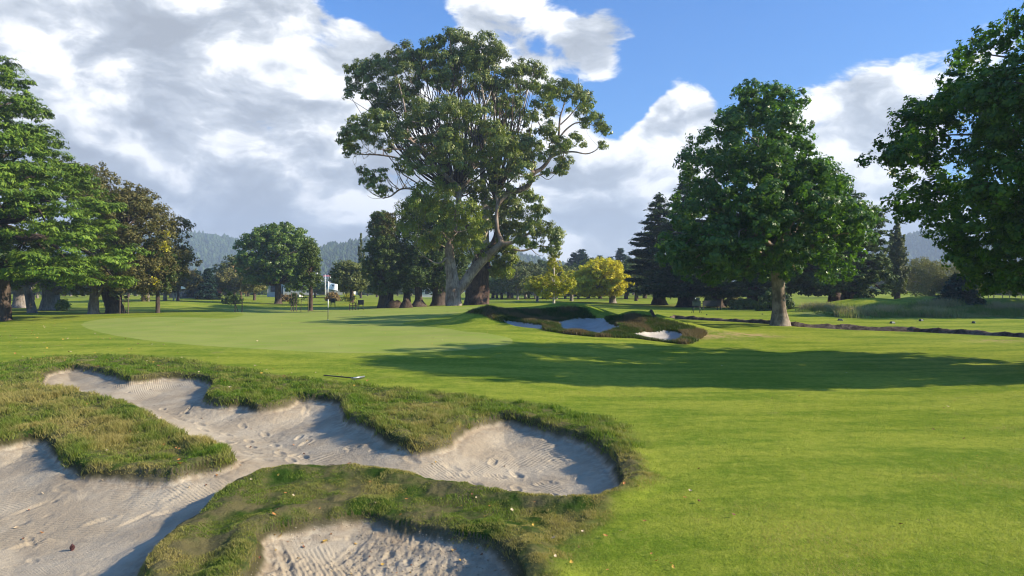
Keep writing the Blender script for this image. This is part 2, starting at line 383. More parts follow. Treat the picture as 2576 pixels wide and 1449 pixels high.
# widen the first rows so that the ground also passes under the viewer
GX = GX + np.sign(TT)*np.maximum(0, 3-YP)*0.0
HZ = h0(GX, GY)
SD = np.full(GX.shape, -9.0); SID = np.zeros(GX.shape, np.int8)
for k, P in enumerate((wMAIN, wNEAR, wA, wB, wC)):
    x0, y0 = P.min(0)-1.6; x1, y1 = P.max(0)+1.6
    m = (GX > x0) & (GX < x1) & (GY > y0) & (GY < y1)
    wob = 0.05 if k < 2 else 0.03
    xx = GX[m]; ya = GY[m]
    xj = xx+wob*(fbm(xx*3.1, ya*3.1, 3, 21)-.5)*2; yj = ya+wob*(fbm(xx*3.1+50, ya*3.1, 3, 22)-.5)*2
    d = sdist(P, xj, yj)
    cur = SD[m]; SID[m] = np.where(d > cur, k+1, SID[m]); SD[m] = np.maximum(cur, d)
def maskof(P, soft=0.5, wob=0.25):
    out = np.zeros(GX.shape); x0, y0 = P.min(0)-2; x1, y1 = P.max(0)+2
    m = (GX > x0) & (GX < x1) & (GY > y0) & (GY < y1)
    xx = GX[m]; ya = GY[m]; xj = xx+wob*(fbm(xx*1.5, ya*1.5, 3, 31)-.5)*2
    out[m] = sstep(sdist(P, xj, ya), -soft, soft); return out
RG = maskof(wROUGH, .32, .35); FR = maskof(wFR, .35, .2); RR = maskof(wRR, 1.0, .8)
GRM = maskof(wGREEN, 0.02, 0.0) > 0.5
# bunker relief: a crisp lip, then a slope to the floor; the lip stands a little proud
dep = np.where(SID <= 1, 1.0, np.where(SID == 2, .75, .9))
near_face = np.clip(SD, 0, 9)
carve = (0.13*sstep(near_face, -0.02, 0.14)+0.11*sstep(near_face, 0.0, .7)+.14*sstep(near_face, 0.2, 2.2))*dep
carve = carve*np.where(SD > 0, 1, 0)
lip = 0.075*np.exp(-((SD+0.18)/0.22)**2)*(SD < 0.0)*(SID <= 2)
rimn = fbm(GX*2.3, GY*2.3, 4, 41)
Z = HZ-carve+lip*(0.4+1.2*rimn)
sandm = SD > 0
Z = Z + np.where(sandm, 0.035*(fbm(GX*1.6, GY*1.6, 4, 51)-.5), 0)
cl = sstep(fbm(GX*0.9, GY*0.9, 3, 61), .42, .62)*np.where(SID == 2, 1.0, 0.22)
Z = Z + np.where(sandm & (GY < 16), cl*(0.050*(fbm(GX*14, GY*14, 3, 62)-.5)+0.016*(vnoise(GX*45, GY*45, 63)-.5)), 0)
Z = Z + (RG*(~sandm))*(0.09*(fbm(GX*1.9, GY*1.9, 4, 71)-.5)+0.045*(fbm(GX*7, GY*7, 3, 72)-.5))
Z = Z + (FR*(SD < 0))*(0.16*(fbm(GX*1.3, GY*1.3, 4, 73)-.5))
Z = Z + RR*(0.35*(fbm(GX*.55, GY*.8, 4, 74)-.35))
# dug trench with a low spoil bank beyond it
TD = np.full(GX.shape, 99.0); TS = np.zeros(GX.shape)
m = (GX > 4) & (GX < 40) & (GY > 22) & (GY < 46)
xx = GX[m]; ya = GY[m]; td = np.full(xx.shape, 99.0)
yl = np.interp(xx, wTR[:, 0], wTR[:, 1], left=-99, right=-99)
td = ya-yl+0.3*(fbm(xx*1.2, ya*1.2, 3, 80)-.5); td = np.where((yl < 0), 99, td); TD[m] = td
Z = Z - 0.10*np.exp(-((TD+0.05)/0.28)**2) + (0.15*np.exp(-((TD-0.55)/0.30)**2))*(0.3+1.5*fbm(GX*2.2, GY*2.2, 3, 81))
TRM = (TD > -0.55) & (TD < 0.75+0.5*(fbm(GX*1.7, GY*1.7, 2, 83)-.5))
# foot prints and drag marks pressed into the raked sand
_g = np.random.default_rng(17)
def press(x, y, a, L, Wd, dp):
    global Z
    r = L*1.2; i0, i1 = np.searchsorted(yy, y+OFF-r), np.searchsorted(yy, y+OFF+r); q0 = (x-r)/(y+OFF); q1 = (x+r)/(y+OFF); j0, j1 = np.searchsorted(tt, q0), np.searchsorted(tt, q1)
    dx = GX[i0:i1, j0:j1]-x; dy = GY[i0:i1, j0:j1]-y; u = dx*math.cos(a)+dy*math.sin(a); v = -dx*math.sin(a)+dy*math.cos(a)
    e_ = np.exp(-(u/L*2)**4-(v/Wd*2)**4); rim = np.exp(-((np.sqrt((u/L*2)**2+(v/Wd*2)**2)-1.35)/.3)**2)
    Z[i0:i1, j0:j1] += (SD[i0:i1, j0:j1] > .12)*(-dp*e_+dp*.45*rim)
for (xa, ya, xb, yb) in ((560,1100,1000,1160),(760,1060,700,1170),(1250,1120,1420,1230),(900,1090,1300,1180),(420,1000,700,1110),(60,1290,420,1230),(620,1040,820,1150),(150,960,420,1010),(1150,1150,1500,1160)):
    A_ = np.array(hit(xa, ya)); B_ = np.array(hit(xb, yb)); n_ = int(np.linalg.norm(B_-A_)/.55)+1; an = math.atan2(*(B_-A_)[::-1])
    for k_ in range(n_):
        p_ = A_+(B_-A_)*k_/max(1, n_-1)+_g.normal(0, .07, 2)+np.array([-math.sin(an), math.cos(an)])*(.10 if k_ % 2 else -.10)
        press(p_[0], p_[1], an+_g.normal(0, .2), .30, .12, .022)
for k_ in range(70):
    x_, y_ = hit(_g.uniform(0, 1500), _g.uniform(980, 1440)); press(x_, y_, _g.uniform(0, 3.14), _g.uniform(.15, 1.0), _g.uniform(.07, .11), _g.uniform(.008, .018))
def gz(x, y):
    """height of the finished ground"""
    x = np.asarray(x, dtype=float); y = np.asarray(y, dtype=float); yp = y+OFF; tq = x/yp
    i = np.clip(np.searchsorted(yy, yp)-1, 0, NR-2); j = np.clip(np.searchsorted(tt, tq)-1, 0, NC-2)
    fi = np.clip((yp-yy[i])/(yy[i+1]-yy[i]), 0, 1); fj = np.clip((tq-tt[j])/(tt[j+1]-tt[j]), 0, 1)
    return (Z[i, j]*(1-fj)+Z[i, j+1]*fj)*(1-fi)+(Z[i+1, j]*(1-fj)+Z[i+1, j+1]*fj)*fi
def hit2(xd, yd):
    X = (xd-CX)/FD*_YS; Zr = ZC-(yd-HY)/FD*_YS; b = np.nonzero((Zr-gz(X, _YS)) < 0)[0]; i = b[0] if len(b) else len(_YS)-1
    return (X[i], _YS[i])
def gidx(x, y):
    yp = y+OFF; tq = x/yp
    return np.clip(np.searchsorted(yy, yp), 0, NR-1), np.clip(np.searchsorted(tt, tq), 0, NC-1)
# ------------------------------------------------------------------ ground materials
def attr(t, name):
    a = t.n('ShaderNodeAttribute'); a.attribute_name = name; return a.outputs['Fac']
def groundmat():
    m, t = newmat('turf')
    tc = t.n('ShaderNodeTexCoord'); P = tc.outputs['Object']
    ro = attr(t, 'rough'); fa = attr(t, 'farrough'); rr = attr(t, 'tallrough'); soil = attr(t, 'soil'); apr = attr(t, 'apron')
    big = t.noise(P, 0.18, 4); mid = t.noise(P, 1.1, 5, 0.6); fine = t.noise(P, 38, 3, 0.7); fleck = t.noise(P, 9, 4, 0.7)
    c = t.mix(t.mr(mid, .35, .65), (0.175, 0.245, 0.024), (0.270, 0.305, 0.036))
    c = t.mix(t.mr(big, .35, .65), c, (0.21, 0.265, 0.020))
    c = t.mix(t.m('MULTIPLY', t.mr(fleck, .56, .72), .5), c, (0.23, 0.235, 0.055))
    c = t.mix(t.m('MULTIPLY', t.mr(fine, .35, .65), .65), c, (0.085, 0.15, 0.012))
    st = t.noise(t.vm('MULTIPLY', P, (.45, 1.5, 1)), .55, 5, .62)
    c = t.mix(t.m('MULTIPLY', t.mr(st, .40, .62), .55), c, (0.33, 0.35, 0.045))
    c = t.mix(t.m('MULTIPLY', t.mr(st, .52, .38), .45), c, (0.110, 0.180, 0.012))
    sp = t.noise(P, 5.5, 7, .8)
    c = t.mix(t.m('MULTIPLY', t.mr(sp, .50, .60), .38), c, (0.075, 0.135, 0.012))
    c = t.mix(t.m('MULTIPLY', t.mr(sp, .48, .40), .35), c, (0.33, 0.34, 0.06))
    # apron round the green is cut denser and darker
    c = t.mix(t.m('MULTIPLY', apr, .55), c, (0.20, 0.27, 0.045))
    # worn yellow patches
    worn = t.m('MULTIPLY', t.mr(t.noise(P, 0.55, 5, .65), .62, .76), .55)
    c = t.mix(worn, c, (0.30, 0.24, 0.10))
    gcol = t.mix(t.mr(t.noise(P, 1.6, 5, .6), .38, .60), (0.030, 0.060, 0.008), (0.12, 0.105, 0.045))
    c = t.mix(ro, c, gcol)
    fcol = t.mix(t.mr(t.noise(P, 1.3, 6, .7), .36, .62), (0.026, 0.060, 0.008), (0.125, 0.095, 0.05))  # far mound turf: shade from maple and slopes put into the colour
    c = t.mix(fa, c, fcol)
    tcol = t.mix(t.mr(t.noise(t.vm('MULTIPLY', P, (.5, 1, 1)), 1.0, 5, .65), .42, .62), (0.080, 0.145, 0.022), (0.19, 0.20, 0.07))
    c = t.mix(rr, c, tcol)
    dp = attr(t, 'dead'); c = t.mix(t.m('MULTIPLY', dp, t.mr(t.noise(P, 2.2, 6, .75), .40, .55)), c, (0.42, 0.29, 0.15))
    scol = t.mix(t.noise(P, 5, 5, .7), (0.06, 0.038, 0.024), (0.21, 0.15, 0.10))
    c = t.mix(soil, c, scol)
    b = t.n('ShaderNodeBsdfPrincipled'); t.put(b.inputs['Base Color'], c); b.inputs['Roughness'].default_value = 0.85
    b.inputs['Specular IOR Level'].default_value = 0.03
    b.inputs['Sheen Weight'].default_value = 0.0; b.inputs['Sheen Roughness'].default_value = 0.4; b.inputs['Sheen Tint'].default_value = (0.7, 0.9, 0.2, 1)
    hgt = t.m('ADD', t.m('MULTIPLY', fine, .5), t.m('ADD', t.m('MULTIPLY', fleck, 1.0), t.m('MULTIPLY', mid, 1.5)))
    bp = t.n('ShaderNodeBump'); bp.inputs['Strength'].default_value = 0.75; bp.inputs['Distance'].default_value = 0.035
    t.put(bp.inputs['Height'], hgt); t.put(b.inputs['Normal'], bp.outputs[0])
    o = t.n('ShaderNodeOutputMaterial'); t.put(o.inputs[0], b.outputs[0]); return m
def greenmat():
    m, t = newmat('putting_turf')
    tc = t.n('ShaderNodeTexCoord'); P = tc.outputs['Object']
    n = t.noise(P, 0.5, 4); f = t.noise(P, 22, 4, .7); g = t.noise(t.vm('MULTIPLY', P, (.25, 1.6, 1)), 1.4, 4, .6)
    c = t.mix(t.mr(n, .35, .65), (0.225, 0.295, 0.048), (0.285, 0.330, 0.070))
    c = t.mix(t.m('MULTIPLY', t.mr(g, .4, .62), .5), c, (0.275, 0.275, 0.085))
    c = t.mix(t.m('MULTIPLY', t.mr(f, .4, .7), .35), c, (0.15, 0.19, 0.05))
    b = t.n('ShaderNodeBsdfPrincipled'); t.put(b.inputs['Base Color'], c); b.inputs['Roughness'].default_value = 0.9
    b.inputs['Specular IOR Level'].default_value = 0.03
    bp = t.n('ShaderNodeBump'); bp.inputs['Strength'].default_value = 0.4; bp.inputs['Distance'].default_value = 0.01
    t.put(bp.inputs['Height'], f); t.put(b.inputs['Normal'], bp.outputs[0])
    o = t.n('ShaderNodeOutputMaterial'); t.put(o.inputs[0], b.outputs[0]); return m
def sandmat(name, ca, cb, dirt=True):
    m, t = newmat(name)
    tc = t.n('ShaderNodeTexCoord'); P = tc.outputs['Object']
    a = t.noise(P, 0.9, 5, .6); f = t.noise(P, 55, 4, .75); g = t.noise(P, 7, 5, .7)
    c = t.mix(t.mr(a, .35, .68), ca, cb)
    c = t.mix(t.m('MULTIPLY', t.mr(f, .55, .75), .45), c, tuple(q*.55 for q in ca))
    if dirt:
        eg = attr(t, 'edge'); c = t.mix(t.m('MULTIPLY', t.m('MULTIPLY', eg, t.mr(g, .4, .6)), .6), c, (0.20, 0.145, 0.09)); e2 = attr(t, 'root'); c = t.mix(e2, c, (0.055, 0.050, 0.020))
    hs = t.m('ADD', t.m('MULTIPLY', f, .30), t.m('MULTIPLY', g, 1.1))
    # rake combings: three sets of curved fine furrows, each in its own patches
    prev = None
    for k, (rot, cx, cy, lo) in enumerate(((0.5, -9, 3, .53), (-0.9, 2, 2, .54), (1.7, -3, 22, .55))):
        mp = t.n('ShaderNodeMapping'); t.put(mp.inputs['Vector'], P); mp.inputs['Location'].default_value = (-cx, -cy, 0)
        w = t.n('ShaderNodeTexWave'); w.wave_type = 'RINGS'; w.rings_direction = 'Z'; t.put(w.inputs['Vector'], mp.outputs[0])
        w.inputs['Scale'].default_value = 6.5; w.inputs['Distortion'].default_value = 2.2; w.inputs['Detail'].default_value = 2; w.inputs['Detail Scale'].default_value = 0.25
        msk = t.mr(t.noise(t.vm('ADD', P, (k*13.0, 3.0, 0.0)), 0.55, 3), lo, lo+.08)
        q = t.m('MULTIPLY', w.outputs['Fac'], msk); q = t.m('MULTIPLY', q, t.mr(t.noise(P, 3, 3), .3, .6))
        hs = t.m('ADD', hs, t.m('MULTIPLY', q, 0.27))
    # scuffs and foot marks
    vo = t.n('ShaderNodeTexVoronoi'); vo.feature = 'SMOOTH_F1'; vo.inputs['Scale'].default_value = 3.2
    t.put(vo.inputs['Vector'], t.vm('ADD', P, t.vm('SCALE', t.n('ShaderNodeTexNoise', i_Scale=2.0).outputs[1], sc=.6)))
    pit = t.m('MULTIPLY', t.mr(vo.outputs[0], .0, .22, 1, 0), t.mr(t.noise(P, .7, 2), .5, .6)); hs = t.m('SUBTRACT', hs, t.m('MULTIPLY', pit, 1.2))
    b = t.n('ShaderNodeBsdfPrincipled'); t.put(b.inputs['Base Color'], c); b.inputs['Roughness'].default_value = 0.95
    b.inputs['Specular IOR Level'].default_value = 0.12
    bp = t.n('ShaderNodeBump'); bp.inputs['Strength'].default_value = 0.85; bp.inputs['Distance'].default_value = 0.028
    t.put(bp.inputs['Height'], hs); t.put(b.inputs['Normal'], bp.outputs[0])
    o = t.n('ShaderNodeOutputMaterial'); t.put(o.inputs[0], b.outputs[0]); return m
M_TURF = groundmat(); M_GREEN = greenmat()
M_SAND = sandmat('bunker_sand', (0.335, 0.275, 0.190), (0.440, 0.375, 0.270)); M_SAND2 = sandmat('pale_bunker_sand', (0.37, 0.345, 0.305), (0.46, 0.43, 0.38), False)
M_SOIL = barkmat('turned_soil', (0.030, 0.020, 0.013), (0.115, 0.080, 0.055), (3, 3, 3), 1.0, 2.0)
M_TRENCH = barkmat('trench_soil', (0.035, 0.024, 0.016), (0.17, 0.13, 0.10), (3, 3, 3), 1.0, 1.2)

# ------------------------------------------------------------------ split the sheet into its surfaces
gy_d = maskof(wGREEN, 2.4, 0.6)
G = np.arange(NR*NC).reshape(NR, NC)
F_all = np.stack([G[:-1, :-1], G[:-1, 1:], G[1:, 1:], G[1:, :-1]], -1)
def fmean(a): return (a[:-1, :-1]+a[:-1, 1:]+a[1:, 1:]+a[1:, :-1])/4
fs = fmean(SD) > 0; fid = SID[:-1, :-1]; fg = fmean(GRM.astype(float)) > .5; ft = fmean(TRM.astype(float)) > .5
zone = np.zeros(fs.shape, np.int8); zone[fg] = 1; zone[ft] = 7
for k in range(1, 6): zone[fs & (fid == k)] = 1+k
soil = 1.0*np.exp(-((TD-.1)/.9)**2)*(fbm(GX*1.4, GY*1.4, 3, 84) > .5)*(~TRM)
for xd_, Y_, a_ in ((127,72,2.6),(51,80,2.8),(80,64,1.2),(288,61,1.8),(236,59.5,1.2),(1658,88,3.2),(1731,78,3.2),(1805,76,2.5),(1893,70,3.5),(2100,69,3.),(2137,66,3.),(1143,64,2.),(1200,69,2.4),(1053,84,2.2),(983,87,2.5),(700,108,2.),(1541,96,1.8)):
    x_ = (xd_-CX)/FD*Y_; soil = np.maximum(soil, .75*np.exp(-((GX-x_)/a_)**2-((GY-Y_)/a_/1.3)**2)*(.4+.9*fbm(GX*1.1, GY*1.1, 3, 85)))
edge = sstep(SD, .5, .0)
dead = np.zeros(GX.shape)
for xd_, yd_, a_, b_ in ((1783, 846, 1.3, .9), (1880, 842, 1.5, .8), (1730, 838, .8, .7), (2500, 858, 1.0, .6), (250, 905, 1.6, .35), (330, 900, 1.4, .35)):
    x_, y_ = hit(xd_, yd_); dead = np.maximum(dead, .85*np.exp(-((GX-x_)/a_)**2-((GY-y_)/b_)**2))
if 1: pass
VV = np.stack([GX, GY, Z], -1).reshape(-1, 3)
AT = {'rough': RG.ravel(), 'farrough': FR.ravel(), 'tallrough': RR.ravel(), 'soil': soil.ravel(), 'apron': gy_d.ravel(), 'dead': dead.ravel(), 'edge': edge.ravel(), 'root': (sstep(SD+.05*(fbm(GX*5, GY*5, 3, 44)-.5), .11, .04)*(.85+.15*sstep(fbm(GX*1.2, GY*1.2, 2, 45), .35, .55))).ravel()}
def sheet(name, zi, mat, keys, extra=None):
    f = F_all[zone == zi]; u, inv = np.unique(f, return_inverse=True)
    me = quads(name, VV[u], inv.reshape(-1, 4), mat, True, {k: AT[k][u] for k in keys})
    return obj(name, me)
g = sheet('ground', 0, M_TURF, ['rough', 'farrough', 'tallrough', 'soil', 'apron', 'dead']); tag(g, kind='structure')
g = sheet('putting_green', 1, M_GREEN, []); tag(g, kind='structure')
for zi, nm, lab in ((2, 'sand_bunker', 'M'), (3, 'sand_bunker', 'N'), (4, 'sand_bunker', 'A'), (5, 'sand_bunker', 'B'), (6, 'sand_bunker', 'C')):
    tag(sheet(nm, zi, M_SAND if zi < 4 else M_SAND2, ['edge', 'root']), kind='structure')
tag(sheet('trench', 7, M_TRENCH, []), kind='structure')
del F_all

# ------------------------------------------------------------------ grass blades
def grassmat(name, ca, cb, cd, lo=.45, hi=.65, sc=1.3, dryamt=1.0):
    m, t = newmat(name)
    g = t.n('ShaderNodeTexCoord'); P = g.outputs['Object']; v = attr(t, 'v'); dry = attr(t, 'd')
    c = t.mix(v, ca, cb); n = t.mr(t.noise(P, sc, 4, .65), lo, hi)
    f = t.m('MULTIPLY', t.m('ADD', t.m('MULTIPLY', n, .45), dry, clamp=True), dryamt)
    c = t.mix(f, c, cd)
    b = t.n('ShaderNodeBsdfPrincipled'); t.put(b.inputs['Base Color'], c); b.inputs['Roughness'].default_value = .55; b.inputs['Specular IOR Level'].default_value = .25
    tr = t.n('ShaderNodeBsdfTranslucent'); t.put(tr.inputs[0], t.mix(1.0, c, (1.3, 1.35, .7), 'MULTIPLY'))
    mx = t.n('ShaderNodeMixShader'); mx.inputs[0].default_value = .38; t.put(mx.inputs[1], b.outputs[0]); t.put(mx.inputs[2], tr.outputs[0])
    o = t.n('ShaderNodeOutputMaterial'); t.put(o.inputs[0], mx.outputs[0]); return m
def blades(x, y, hgt, wid, lean, dry, seed):
    g = np.random.default_rng(seed); n = len(x); z = gz(x, y)-0.01
    a = g.uniform(0, 2*np.pi, n); wx = np.cos(a)*wid/2; wy = np.sin(a)*wid/2
    la = g.uniform(0, 2*np.pi, n)+0; L = lean*hgt*g.uniform(.3, 1.3, n)
    lx = np.cos(la)*L-hgt*.10; ly = np.sin(la)*L
    b0 = np.stack([x-wx, y-wy, z], -1); b1 = np.stack([x+wx, y+wy, z], -1)
    m0 = np.stack([x-wx*.7+lx*.35, y-wy*.7+ly*.35, z+hgt*.6], -1); m1 = np.stack([x+wx*.7+lx*.35, y+wy*.7+ly*.35, z+hgt*.6], -1)
    tp = np.stack([x+lx, y+ly, z+hgt], -1)
    V = np.stack([b0, b1, m1, m0, tp], 1).reshape(-1, 3); i = np.arange(n)[:, None]*5
    loops = np.concatenate([i+0, i+1, i+2, i+3, i+3, i+2, i+4], 1).ravel(); st = np.concatenate([np.arange(n)[:, None]*7, np.arange(n)[:, None]*7+4], 1).ravel()
    v = np.repeat(g.uniform(0, 1, n), 5); d = np.repeat(dry, 5)
    return V, loops, st, v, d
def sampler(n, y0, y1, t0=-.84, t1=.84, seed=1):
    g = np.random.default_rng(seed); Y = np.exp(g.uniform(np.log(y0), np.log(y1), n)); X = g.uniform(t0, t1, n)*(Y+0.6); return X, Y
M_RG = grassmat('rough_grass', (0.050, 0.120, 0.008), (0.190, 0.280, 0.022), (0.36, 0.30, 0.10))
M_FG = grassmat('mown_grass', (0.12, 0.19, 0.018), (0.29, 0.335, 0.038), (0.36, 0.31, 0.10), .5, .75, .8)
M_MG = grassmat('mound_grass', (0.022, 0.055, 0.008), (0.070, 0.115, 0.014), (0.15, 0.115, 0.058))  # far mound blades, colour darkened to stand for the shade on them
M_TG = grassmat('tall_grass', (0.085, 0.15, 0.025), (0.18, 0.26, 0.05), (0.38, 0.32, 0.18), .4, .62, .5)
def stuff(name, parts, mat, label, cat):
    V = []; Lp = []; S = []; v = []; d = []; nv = 0; nl = 0
    for p in parts:
        V.append(p[0]); Lp.append(p[1]+nv); S.append(p[2]+nl); v.append(p[3]); d.append(p[4]); nv += len(p[0]); nl += len(p[1])
    me = rawmesh(name, np.concatenate(V), np.concatenate(Lp), np.concatenate(S), mat, False, {'v': np.concatenate(v), 'd': np.concatenate(d)})
    return tag(obj(name, me), label, cat, kind='stuff')
# rough round the near bunkers
X, Y = sampler(1150000, 4.6, 24, -1.15, .52, seed=3); i, j = gidx(X, Y)
sd = SD[i, j]; k = (RG[i, j] > RNG.uniform(.15, .6, len(X))) & (sd < 0.02+.07*RNG.uniform(0, 1, len(X))*(fbm(X*3, Y*3, 3, 92) > .5)); X = X[k]; Y = Y[k]; sd = sd[k]
pat = fbm(X*1.1, Y*1.1, 3, 90); tuft = fbm(X*4.5, Y*4.5, 3, 91)
k = tuft > -1; X, Y, sd, pat, tuft = X[k], Y[k], sd[k], pat[k], tuft[k]
xd = CX+X/Y*FD
island = sstep(xd, 640, 500)*sstep(Y, 10.3, 11.0)*sstep(Y, 18.5, 17)*(1-sstep(Y+(xd/600)*5.5, 16.8, 17.6))
ridge = (1-sstep(Y, 9.6, 10.2))
back = (1-island)*(1-ridge)
h = (0.02+0.11*sstep(tuft, .3, .75))*(1+1.1*island*pat*1.6+.55*back)+0.02*RNG.uniform(0, 1, len(X))
h *= .50*(1-.45*ridge)
dry = np.clip(ridge*(.15+.7*sstep(pat, .42, .66))+island*(.22+.65*sstep(pat, .40, .65))+back*(-.12+.30*sstep(pat, .55, .7)+.75*np.exp(-((xd-1080)/130)**2)*(Y < 14))+RNG.normal(0, .16, len(X)), 0, 1)
dry = np.clip(dry + .25*np.exp(-(sd/0.10)**2), 0, 1)
w = 0.0011*Y**1.0*RNG.uniform(.5, 1.1, len(X))*.75+.002
print('rough blades', len(X))
stuff('rough_grass', [blades(X, Y, h, w, .75, dry, 4)], M_RG, 'shaggy green and straw rough grass on the lips and mounds of the near bunkers', 'grass')
# mown grass in front
X, Y = sampler(620000, 4.2, 24, seed=5); i, j = gidx(X, Y)
k = (RG[i, j] < RNG.uniform(.3, .8, len(X))) & (SD[i, j] < -.05) & (~GRM[i, j]) & (RNG.uniform(0, 1, len(X)) > sstep(Y, 9, 24)); X = X[k]; Y = Y[k]
pat = fbm(X*.7, Y*.7, 4, 95); h = (0.012+.016*RNG.uniform(0, 1, len(X)))*(.7+.7*pat)*(1+.8*RG[gidx(X, Y)]); w = .0011*Y*RNG.uniform(.4, .9, len(X))*.6+.0015
dry = np.clip(.9*sstep(pat, .55, .8)+RNG.normal(0, .15, len(X)), 0, 1)
print('mown', len(X))
stuff('mown_grass', [blades(X, Y, h, w, .9, dry, 6)], M_FG, 'short bright green mown fairway grass between the near bunker and the camera', 'grass')
# rough on the far bunker mounds
X, Y = sampler(900000, 26, 46, -.15, .40, seed=7); i, j = gidx(X, Y); k = (FR[i, j] > RNG.uniform(.2, .7, len(X))) & (SD[i, j] < 0); X = X[k]; Y = Y[k]
pat = fbm(X*1.0, Y*1.0, 4, 97); h = .08+.12*RNG.uniform(0, 1, len(X))*pat*2; w = np.full(len(X), .022)*RNG.uniform(.5, 1.2, len(X))
dry = np.clip(1.1*sstep(pat, .46, .6)+RNG.normal(0, .15, len(X)), 0, 1)
s = slice(0, 90000); print('far rough', len(X))
stuff('mound_grass', [blades(X[s], Y[s], h[s], w[s], .7, dry[s], 8)], M_MG, 'brownish rough grass with shade painted into its colour, covering the far bunker mounds', 'grass')
# tall pale rough at the right
X, Y = sampler(900000, 44, 72, .38, 1.3, seed=9); i, j = gidx(X, Y); k = (RR[i, j] > RNG.uniform(.2, .8, len(X))) & (fbm(X*.30, Y*.5, 3, 98) > .40); X = X[k]; Y = Y[k]
pat = fbm(X*.35, Y*.6, 4, 99); h = .12+.65*RNG.uniform(0, 1, len(X))*sstep(pat, .4, .7); w = .028*RNG.uniform(.5, 1.2, len(X))
dry = np.clip(1.0*sstep(pat, .58, .70)+RNG.normal(0, .08, len(X)), 0, 1); s = slice(0, 130000); print('tall', len(X))
stuff('tall_grass', [blades(X[s], Y[s], h[s], w[s], .5, dry[s], 10)], M_TG, 'long seeding straw and green grass on the low banks at the right', 'grass')
# ------------------------------------------------------------------ foliage builders
def leafmesh(name, C, N, size, mat, rng, cl, asp=0.55, shape='rhomb', dirs=None, sv=.35):
    """C centres, N normals: one small leaf face each; dirs the way a leaf points"""
    n = len(C); N = N/(np.linalg.norm(N, axis=1)[:, None]+1e-9)
    R = rng.normal(0, 1, (n, 3)) if dirs is None else dirs+rng.normal(0, .35, (n, 3))
    U = R-(R*N).sum(1)[:, None]*N; U /= np.linalg.norm(U, axis=1)[:, None]+1e-9; Wd = np.cross(N, U)
    s = (size*(1+sv*rng.normal(0, 1, n)).clip(.4, 2.2))[:, None]
    if shape == 'rhomb':
        P = [(-.5, 0, 0), (0, -asp/2, .06), (.5, 0, 0), (0, asp/2, .06)]
    elif shape == 'spray':
        P = [(-.5, -asp*.18, 0), (.1, -asp/2, -.05), (.5, 0, -.12), (.1, asp/2, -.05)]
    elif shape == 'star':
        P = [(-.45, 0, 0), (-.2, -.22, .0), (-.1, -.5, .03), (.1, -.18, .0), (.5, 0, -.04), (.1, .18, .0), (-.1, .5, .03), (-.2, .22, .0)]
    V = np.stack([C+s*(a*U+b*Wd+c*N) for a, b, c in P], 1).reshape(-1, 3); k = len(P)
    F = np.arange(n*k).reshape(n, k)
    return quads(name, V, F, mat, False, {'v': np.repeat(rng.uniform(0, 1, n), k), 'c': np.repeat(cl, k)})
def crown_points(clumps, n, rng, sub=14, subr=.30, flat=.75, up=.15, shell=.45, outer=.55, leafflat=.8):
    """clumps rows (x,y,z,r). Leaves sit in small tufts spread over each clump, leaving holes between."""
    cl = np.asarray(clumps, dtype=float); ctr = cl[:, :3].mean(0)
    ns = len(cl)*sub; idx = np.repeat(np.arange(len(cl)), sub)
    D = rng.normal(0, 1, (ns, 3)); D[:, 2] += up; D /= np.linalg.norm(D, axis=1)[:, None]
    r = cl[idx, 3]; rad = r*(shell+(1-shell)*rng.uniform(0, 1, ns)**.6)
    S = cl[idx, :3]+D*rad[:, None]*np.array([1, 1, flat]); sr = r*subr*rng.uniform(.6, 1.3, ns)
    w = sr**2; k = rng.choice(ns, n, p=w/w.sum())
    L = rng.normal(0, 1, (n, 3)); L /= np.linalg.norm(L, axis=1)[:, None]; L *= (rng.uniform(0, 1, n)**.4)[:, None]
    C = S[k]+L*sr[k][:, None]*np.array([1, 1, leafflat])
    N = D[k]*outer+L*.8+np.array([0, 0, .35])+rng.normal(0, .40, (n, 3))
    tone = rng.uniform(0, 1, len(cl)); tl = np.clip(tone[idx[k]]*.6+rng.uniform(0, 1, ns)[k]*.4, 0, 1)
    return C, N, tl, D[k]
def edge_d(P, x, z):
    return sdist(P, x, z)
def crown_from(outline, Y, r, n, depth, rng, rim=True):
    """outline in plan units at distance Y -> clumps (x,y,z,r) filling the volume behind it"""
    P = np.array([((x-CX)/FD*Y, ZC-(y-HY)/FD*Y) for x, y in outline])
    x0, z0 = P.min(0); x1, z1 = P.max(0); X = rng.uniform(x0, x1, n*14); Zc = rng.uniform(z0, z1, n*14)
    d = edge_d(P, X, Zc); dm = d.max(); k = d > r*.55; X, Zc, d = X[k][:n], Zc[k][:n], d[k][:n]
    T = depth*np.sqrt(np.clip(1-(1-np.clip(d/dm, 0, 1))**2, .02, 1))
    Yo = rng.choice([-1, 1], len(X), p=[.62, .38])*T*rng.uniform(.25, 1, len(X))
    out = [(a, Y+b, c, r*rng.uniform(.75, 1.3)) for a, b, c in zip(X, Yo, Zc)]
    if rim:
        for i in range(len(P)):
            a = P[i]; b = P[(i+1) % len(P)]; L = np.linalg.norm(b-a); m = max(1, int(L/(r*1.25)))
            nrm = np.array([-(b-a)[1], (b-a)[0]])/(L+1e-9)
            for q in range(m):
                p = a+(b-a)*(q+rng.uniform(.2, .8))/m
                for sgn in (1, -1):
                    s = p+nrm*sgn*r*.6
                    if edge_d(P, np.array([s[0]]), np.array([s[1]]))[0] > 0:
                        out.append((s[0], Y+rng.normal(0, depth*.18), s[1], r*rng.uniform(.5, .9))); break
    return np.array(out)
